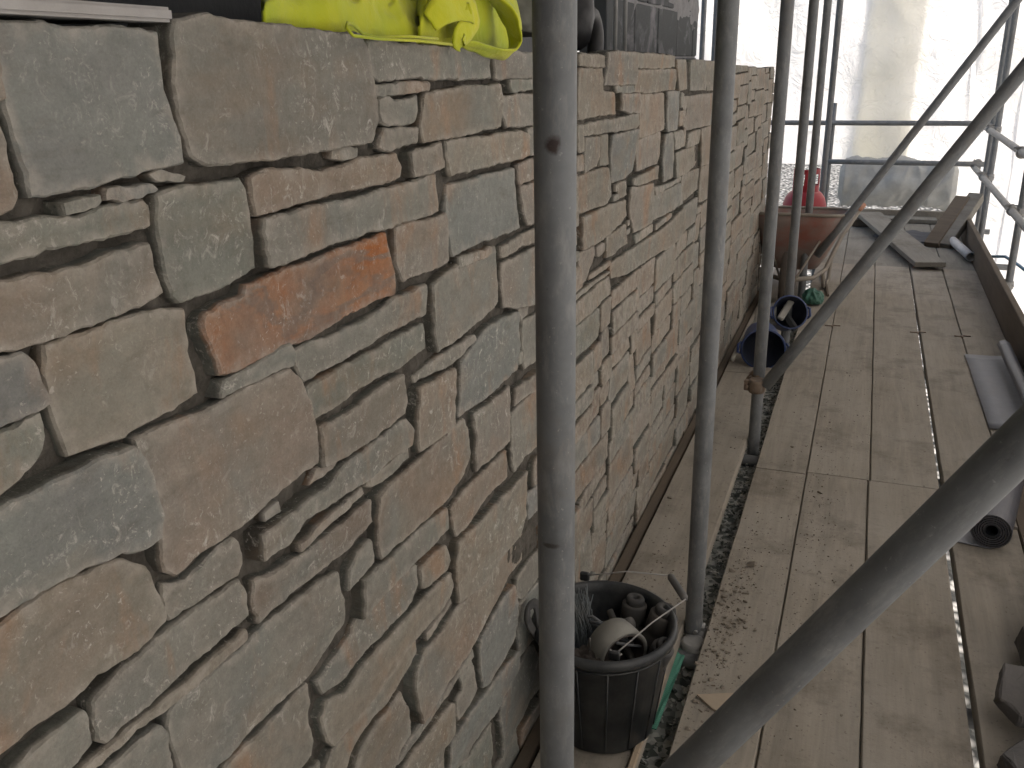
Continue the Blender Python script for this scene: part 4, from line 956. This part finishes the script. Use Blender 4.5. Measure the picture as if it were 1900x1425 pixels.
# ------------------------------------------------------------------ wheelbarrow (nose towards the camera)
WB = thing('wheelbarrow', 'dusty wheelbarrow with an orange-red tub parked nose-first near the far end', 'wheelbarrow', (-.40, 6.45, 0))
def wbmat():
    k = N('barrow_tub'); k.rand_co(); c = k.mix(k.ramp(k.noise(4, 7, .65), .47, .70), (.235, .18, .155), (.27, .10, .07)); k.col(c); k.set(.8); k.bump(k.noise(40, 6), .2, .003); return k.m
WBM = wbmat(); WBI = dusty('barrow_inside', (.16, .14, .115), amt=.6); FR = dusty('barrow_frame', (.21, .185, .15), amt=.6)
rim = [(-.32, -.38, .50), (.32, -.38, .50), (.335, .40, .52), (-.335, .40, .52)]
rim = [(-.29, -.40, .555), (.29, -.40, .555), (.335, .40, .48), (-.335, .40, .48)]
bot = [(-.14, -.16, .15), (.14, -.16, .15), (.17, .27, .13), (-.17, .27, .13)]
def rounded(c, n=8, f=.22):
    c = [Vector(p) for p in c]; out = []
    for i in range(4):
        a, b, d = c[i-1], c[i], c[(i+1) % 4]
        p, q = b+(a-b)*f, b+(d-b)*f
        for k in range(n+1):
            t = k/n; out.append(p*(1-t)**2+b*2*t*(1-t)+q*t*t)
    return out
R0, R1 = rounded(rim), rounded(bot, f=.3)
bm = bmesh.new(); levels = []
for k in range(7):
    t = k/6; e = t**1.25
    levels.append([bm.verts.new(a*(1-t)+b*t + Vector(((a*(1-t)+b*t).x*.0, 0, -.03*math.sin(t*math.pi)))) for a, b in zip(R0, R1)])
for A, B in zip(levels, levels[1:]):
    n = len(A)
    for k in range(n): bm.faces.new((A[k], A[(k+1) % n], B[(k+1) % n], B[k]))
bm.faces.new(levels[-1]); 
ob = bobj('barrow_tub', bm, WBM, WB, True); s_ = ob.modifiers.new('s', 'SOLIDIFY'); s_.thickness = .006
bm = bmesh.new(); add_tube(bm, [p for p in R0]+[R0[0]], .011, 8, cap=False); bobj('tub_rim', bm, FR, ob, True)
for s in (1, -1):
    bm = bmesh.new(); add_tube(bm, [(s*.045, -.60, .18), (s*.14, -.30, .13), (s*.20, .05, .115), (s*.28, .35, .30), (s*.385, .58, .46)], .015, 10); h_ = bobj('frame_tube', bm, FR, WB, True)
    bm = bmesh.new(); add_tube(bm, [(s*.37, .55, .45), (s*.405, .62, .482)], .017, 12); bobj('grip', bm, dusty('orange_grip', (.36, .17, .10), (.3, .22, .17), .5), h_, True)
    bm = bmesh.new(); add_tube(bm, [(s*.19, -.02, .12), (s*.20, -.06, .02), (s*.21, .04, .008), (s*.22, .20, .015), (s*.23, .26, .19)], .013, 10); bobj('leg', bm, FR, WB, True)
    bm = bmesh.new(); add_tube(bm, [(s*.04, -.62, .17), (s*.16, -.34, .38)], .007, 8); bobj('fork_strut', bm, FR, WB, True)
wh = thing('wheel', None, None, (0, -.60, .18), (0, rad(90), 0)); del_keys = [k for k in ('label', 'category') if k in wh.keys()]
wh.parent = WB
bm = bmesh.new()
for k in range(32):
    pass
tor = [(.125, -.03), (.15, -.042), (.172, -.03), (.18, 0), (.172, .03), (.15, .042), (.125, .03), (.125, -.03)]
add_lathe(bm, tor, 36); bmesh.ops.delete(bm, geom=[f for f in bm.faces if len(f.verts) > 4], context='FACES'); bobj('tyre', bm, dusty('tyre', (.05, .04, .035), amt=.5), wh, True)
bm = bmesh.new(); add_lathe(bm, [(.0001, -.02), (.03, -.045), (.035, -.02), (.125, -.028), (.125, .028), (.035, .02), (.03, .045), (.0001, .02)], 28); bobj('hub', bm, dusty('wheel_rim', (.22, .06, .04), amt=.5), wh, True)
# brown sack of tools standing right at the left of barrow (dark frame against wall)
# green scrap bucket under the barrow
gb = thing('green_bag', 'crumpled green plastic bag on the deck under the wheelbarrow', 'bag', (-.245, 5.98, 0))
lump('bag', (0, 0, .035), (.06, .08, .06), 5.5, dusty('green_plastic', (.03, .11, .08), (.10, .12, .09), .4, .6), .3, 1.2, parent=gb)
# sticks
for i, (a, b, lb) in enumerate((((1523, 508), (1536, 548), 'short brown stick lying under the wheelbarrow'),)):
    A, B = onz(*a, .01), onz(*b, .01); bm = bmesh.new(); add_tube(bm, [A, (A+B)/2+Vector((.01, 0, .01)), B], .010, 7); tag(bobj('wooden_stick', bm, BOARDD), lb, 'stick')
# ------------------------------------------------------------------ gas bottle
RED = dusty('red_enamel', (.27, .014, .022), (.30, .07, .07), .35, .45, bump=.05)
gc = ony(1495, 350, 7.45)
G = thing('gas_bottle', 'red gas bottle with a handled collar standing behind the wheelbarrow', 'gas bottle', (gc.x, 7.45, 0))
r = .165
bm = bmesh.new(); add_lathe(bm, [(.0001, .02), (r*.8, .02), (r*.97, .06), (r, .10), (r, .38), (r*.985, .42), (r*.9, .47), (r*.72, .51), (r*.45, .535), (.03, .545), (.0001, .546)], 40); bobj('cylinder', bm, RED, G, True)
bm = bmesh.new(); add_lathe(bm, [(r*.72, 0), (r*.76, 0), (r*.76, .035), (r*.72, .035)], 32); bobj('foot_ring', bm, RED, G, True)
bm = bmesh.new(); n = 40; cr = .098
def colr(a0, a1, z0, z1):
    k = max(2, int((a1-a0)/9)); prev = None
    for i in range(k+1):
        a = rad(a0+(a1-a0)*i/k); vs = [bm.verts.new((q*math.cos(a), q*math.sin(a), z)) for q, z in ((cr, z0), (cr, z1), (cr-.006, z1), (cr-.006, z0))]
        if prev:
            for j in range(4): bm.faces.new((prev[j], vs[j], vs[(j+1) % 4], prev[(j+1) % 4]))
        else: bm.faces.new(vs)
        prev = vs
    bm.faces.new(prev)
colr(-200, 70, .49, .57); colr(-200, 70, .655, .69)
for a in (-200, -140, -95, -20, 50): colr(a, a+(30 if a in (-140, -95) else 18), .568, .657)
bobj('collar', bm, RED, G)
bm = bmesh.new(); add_tube(bm, [(0, 0, .54), (0, 0, .60)], .018, 12); add_tube(bm, [(0, -.03, .585), (0, .035, .585)], .014, 12); bobj('valve', bm, dusty('brass', (.25, .18, .08), metal=.7, rough=.4), G, True)
# ------------------------------------------------------------------ lead sheet & rolls on the right
LEAD = dusty('grey_lead', (.15, .155, .17), (.2, .185, .165), .35, .5, metal=.3, sc=5)
L = thing('lead_sheet', 'grey metal sheet with one curled edge lying on the deck by the toe board', 'metal sheet', (.66, 4.5, 0))
bm = bmesh.new(); prof = [(-.07, .004), (.0, .005), (.06, .006), (.10, .01), (.125, .03), (.135, .055), (.128, .085), (.105, .10), (.08, .092), (.072, .07), (.085, .055)]
rows = []
for k in range(15):
    y = -.48+1.08*k/14; rows.append([bm.verts.new((x+.006*noise.noise(Vector((y*3, x*9, 1)))+(-.01*y), y, z+.004*abs(noise.noise(Vector((y*5, x*12, 8)))))) for x, z in prof])
for A, B in zip(rows, rows[1:]):
    for k in range(len(prof)-1): bm.faces.new((A[k], A[k+1], B[k+1], B[k]))
ob = bobj('sheet', bm, LEAD, L, True); s_ = ob.modifiers.new('s', 'SOLIDIFY'); s_.thickness = .0025
def roll(p, q, r, label, mat, matc):
    t = thing('membrane_roll', label, 'roll', p); p, q = Vector(p), Vector(q); d = q-p
    t.rotation_euler = d.to_track_quat('Z', 'Y').to_euler(); Ln = d.length
    bm = bmesh.new(); n = 150; ro, ri = [], []
    turns = 5
    inner, outer = [], []
    for k in range(n+1):
        a = turns*2*math.pi*k/n; rr = r*.42+(r*.58)*k/n; c, s = math.cos(a), math.sin(a)
        outer.append([bm.verts.new((rr*c, rr*s, z)) for z in (0, Ln)]); rr2 = rr-.004; inner.append([bm.verts.new((rr2*c, rr2*s, z)) for z in (.0, Ln)])
    for k in range(n):
        a, b, c, d_ = outer[k], outer[k+1], inner[k], inner[k+1]
        bm.faces.new((a[0], b[0], b[1], a[1])); bm.faces.new((c[0], c[1], d_[1], d_[0])); bm.faces.new((a[0], c[0], d_[0], b[0])); bm.faces.new((a[1], b[1], d_[1], c[1]))
    a, c = outer[0], inner[0]; bm.faces.new((a[0], a[1], c[1], c[0])); a, c = outer[-1], inner[-1]; bm.faces.new((a[0], c[0], c[1], a[1]))
    bobj('wound_sheet', bm, mat, t)
    bm = bmesh.new(); add_lathe(bm, [(r*.40, .002), (r*.40, Ln-.002), (r*.30, Ln-.002), (r*.30, .002), (r*.40, .002)], 32); bmesh.ops.delete(bm, geom=[f for f in bm.faces if len(f.verts) > 4], context='FACES'); bobj('core_tube', bm, matc, t)
pa = onz(1840, 985, .065); RM = dusty('roll_membrane', (.07, .07, .08), (.16, .15, .14), .3, .5)
roll((pa.x, pa.y, .064), (pa.x+.085, pa.y+.42, .064), .062, 'short black roll of membrane seen end-on on the right side of the deck', RM, BLACKM)
# loose flap under the roll
bm = bmesh.new(); add_box(bm, (-.085, -.02, .001), (.03, .40, .0045), .001); o = bobj('membrane_flap', bm, LEAD); o.location = (pa.x-.02, pa.y+.02, .0); o.rotation_euler.z = rad(-8); tag(o, 'flat grey strip lying under the black membrane roll', 'strip')
# ------------------------------------------------------------------ stone slabs lower right
SL = dusty('slab_grey', (.085, .082, .08), (.17, .15, .13), .5, .9, sc=7, bump=.6)
slabs = [((.56, 1.88, .03), (.15, .13, .030), 1, .2, 0, 'large dark stone slab lowest in the bottom right corner'),
         ((.50, 2.08, .075), (.095, .10, .028), 2, .9, .25, 'grey stone slab lying across the corner stack near the wide gap'),
         ((.60, 2.28, .05), (.14, .12, .045), 3, 1.4, .1, 'broad grey stone in the middle of the corner stack'),
         ((.61, 2.44, .10), (.10, .13, .028), 4, .4, -.35, 'tilted dark stone slab at the top of the corner stack'),
         ((.66, 2.62, .05), (.10, .11, .045), 5, 2.2, .2, 'farthest dark stone of the corner stack'),
         ((.57, 2.02, .13), (.085, .11, .02), 6, .1, -.5, 'pointed pale-edged flag leaning on the corner stack'),
         ((.46, 1.70, .028), (.10, .12, .022), 7, 1.1, 0, 'flat grey stone at the bottom edge beside the wide gap')]
for c, s, seed, rz, tl, lb in slabs:
    s = (s[0], s[1], s[2]*.75)
    bm = bmesh.new(); rr = random.Random(seed*17); n = 7; ang = sorted(rr.uniform(0, 2*math.pi) for _ in range(n)); ang = [2*math.pi*k/n+rr.uniform(-.3, .3) for k in range(n)]
    P = [(s[0]*math.cos(a)*rr.uniform(.75, 1.1), s[1]*math.sin(a)*rr.uniform(.75, 1.1)) for a in ang]
    T = [bm.verts.new((x*rr.uniform(.9, .98), y*rr.uniform(.9, .98), s[2]*rr.uniform(.85, 1.1))) for x, y in P]; B = [bm.verts.new((x, y, -s[2])) for x, y in P]
    bm.faces.new(T); bm.faces.new(B)
    for k in range(n): bm.faces.new((T[k], T[(k+1) % n], B[(k+1) % n], B[k]))
    bmesh.ops.bevel(bm, geom=bm.edges[:], offset=.004, segments=1, affect='EDGES'); bmesh.ops.triangulate(bm, faces=bm.faces[:])
    bmesh.ops.subdivide_edges(bm, edges=bm.edges[:], cuts=2); bmesh.ops.subdivide_edges(bm, edges=[e for e in bm.edges if e.calc_length() > .012], cuts=1)
    for v in bm.verts: v.co += Vector((noise.noise(v.co*25), noise.noise(v.co*25+Vector((5, 5, 5))), noise.noise(v.co*22+Vector((9, 9, 9)))))*.006+Vector((noise.noise(v.co*90), noise.noise(v.co*90+Vector((5, 5, 5))), .5*noise.noise(v.co*80)))*.0025
    o = bobj('stone_slab', bm, SL); o.location = c; o.rotation_euler = (tl, -tl*.7, rz); tag(o, lb, 'stone slab', 'spare stones stacked in the corner')
# ------------------------------------------------------------------ hose, white tube
bm = bmesh.new(); q = [onz(1792, 462, .05), onz(1803, 470, .06), ony(1830, 476, 7.5), ony(1865, 476, 7.3), ony(1890, 492, 7.1), ony(1925, 520, 6.9)]
add_tube(bm, q, .011, 10); tag(bobj('blue_hose', bm, dusty('blue_hose', (.10, .22, .34), (.2, .22, .24), .5, .5), None, True), 'dusty blue hose running over the toe board past the outer upright', 'hose')
a, b = Vector((.70, 8.35, .05)), Vector((.80, 7.55, .05)); tube(a, b, 'white pipe lying along the toe board near the hose end', 'plastic_pipe', 'pipe', dusty('white_pipe', (.5, .5, .5), (.3, .28, .25), .4, .5), None, .034)
# dark dust heap at far end
t = lump('dust_heap', (.42, 8.5, .0), (.30, .35, .03), 2.2, dusty('dark_dust', (.07, .072, .08), (.10, .10, .10), .4, .95), .3, 3, ridge=False, flat=False); tag(t, 'low heap of dark grey dust on the deck by the leaning timber', 'heap')
# ------------------------------------------------------------------ hi-vis vest
def hv():
    k = N('hivis_fabric'); k.rand_co(); f = k.noise(700, 2, .5)
    c = k.mix(k.ramp(k.noise(5, 5, .6), .3, .7), (.33, .42, .02), (.56, .55, .015)); c = k.mix(k.math('MULTIPLY', k.ramp(k.noise(14, 8, .7), .56, .72), .3), c, (.25, .26, .07))
    k.col(c); k.set(.75, 0, .2); k.b.inputs['Sheen Weight'].default_value = .2; k.bump(k.math('ADD', k.math('MULTIPLY', f, .2), k.noise(22, 5, .6, dist=1.5)), .5, .006); return k.m
HV = hv()
V = thing('hivis_vest', 'crumpled yellow hi-vis vest lying on top of the stone wall', 'hi-vis vest', (-.70, 1.3, 1.55))
VL = V.location
def cloth(name, f, nu, nv, parent, th=.004):
    o = grid_mesh(name, f, nu, nv, HV, parent); s_ = o.modifiers.new('s', 'SOLIDIFY'); s_.thickness = th; return o
pL, pR = onx(500, 45, -.64), onx(812, 78, -.64)
def crease(q):   # sharp-ridged folds
    return (1-abs(noise.noise(q))*2.2)*.6+(1-abs(noise.noise(q*2.2+Vector((3, 1, 7))))*2.2)*.3
def body(u, v):
    y = pL.y-.01+(pR.y+.03-pL.y)*u; env = (math.sin(math.pi*min(1, max(0, u*.96+.02))))**.35
    x = -.628-.19*v; base = topz(y)+.002; ys = y*(-x/.64)
    prof = math.sin(math.pi*min(1, v*.98))**.42
    q = Vector((y*5+v*1.8, v*2.2-y*1.5, 1.))
    z = base+env*prof*(.095-.050*u+.05*crease(q*1.5)+.012*(1-abs(noise.noise(q*5))*3)+.022*noise.noise(q*1.3+Vector((9, 0, 0))))
    return (x-VL.x-.016*noise.noise(q*1.7)*(1-v*.5)-.004, ys-VL.y, z-VL.z)
cloth('vest_body', body, 130, 60, V)
p2L, p2R = onx(772, 84, -.64), onx(960, 96, -.64)
def hood(u, v):
    y = p2L.y+(p2R.y-p2L.y)*u; env = math.sin(math.pi*(u*.97+.015))**.33; x = -.628-.17*v
    prof = math.sin(math.pi*min(1, v*.98))**.36; q = Vector((y*4.2+4+v*1.5, v*2.3-y*1.2, 7.))
    z = topz(y)+.002+env*prof*(.115+.055*crease(q*1.3)+.012*(1-abs(noise.noise(q*5))*3)+.02*noise.noise(q*1.4))
    return (x-VL.x-.02*noise.noise(q*1.6)*(1-v*.5)+.012*env*math.sin(math.pi*min(1, v*3)), y*(-x/.64)-VL.y, z-VL.z)
cloth('vest_back', hood, 100, 60, V)
F = lambda px, py, X: onx(px, py, X)-VL
bm = bmesh.new()
# broad turned-over panel hanging over the front edge of the wall
add_ribbon(bm, [F(868, -12, -.66), F(905, -6, -.625), F(936, 18, -.604), F(950, 48, -.598), F(957, 78, -.598), F(946, 100, -.600), F(915, 98, -.602), F(880, 86, -.607), F(858, 80, -.612)], [.06, .07, .06, .045, .035, .03, .026, .02, .012], .0035, (1, .1, .2), 6, .003)
bobj('turned_panel', bm, HV, V, True)
bm = bmesh.new()
add_ribbon(bm, [F(798, 40, -.615), F(822, 16, -.608), F(852, 8, -.606), F(878, 20, -.604), F(868, 48, -.602), F(852, 70, -.604), F(856, 84, -.607)], [.03, .045, .05, .05, .045, .035, .02], .003, (1, -.2, .3), 6, .003)
bobj('folded_edge', bm, HV, V, True)
bm = bmesh.new()
q = [(812, 72), (760, 68), (700, 70), (672, 62), (655, 45), (645, 42), (642, 52), (655, 66), (700, 72), (780, 76), (850, 84)]
add_tube(bm, [Vector(F(a, b, -.612+.004*k)) for k, (a, b) in zip((0, 0, 0, 0, 1, 2, 3, 3, 2, 1, 0), q)], .0022, 8); bobj('piping_cord', bm, HV, V, True)
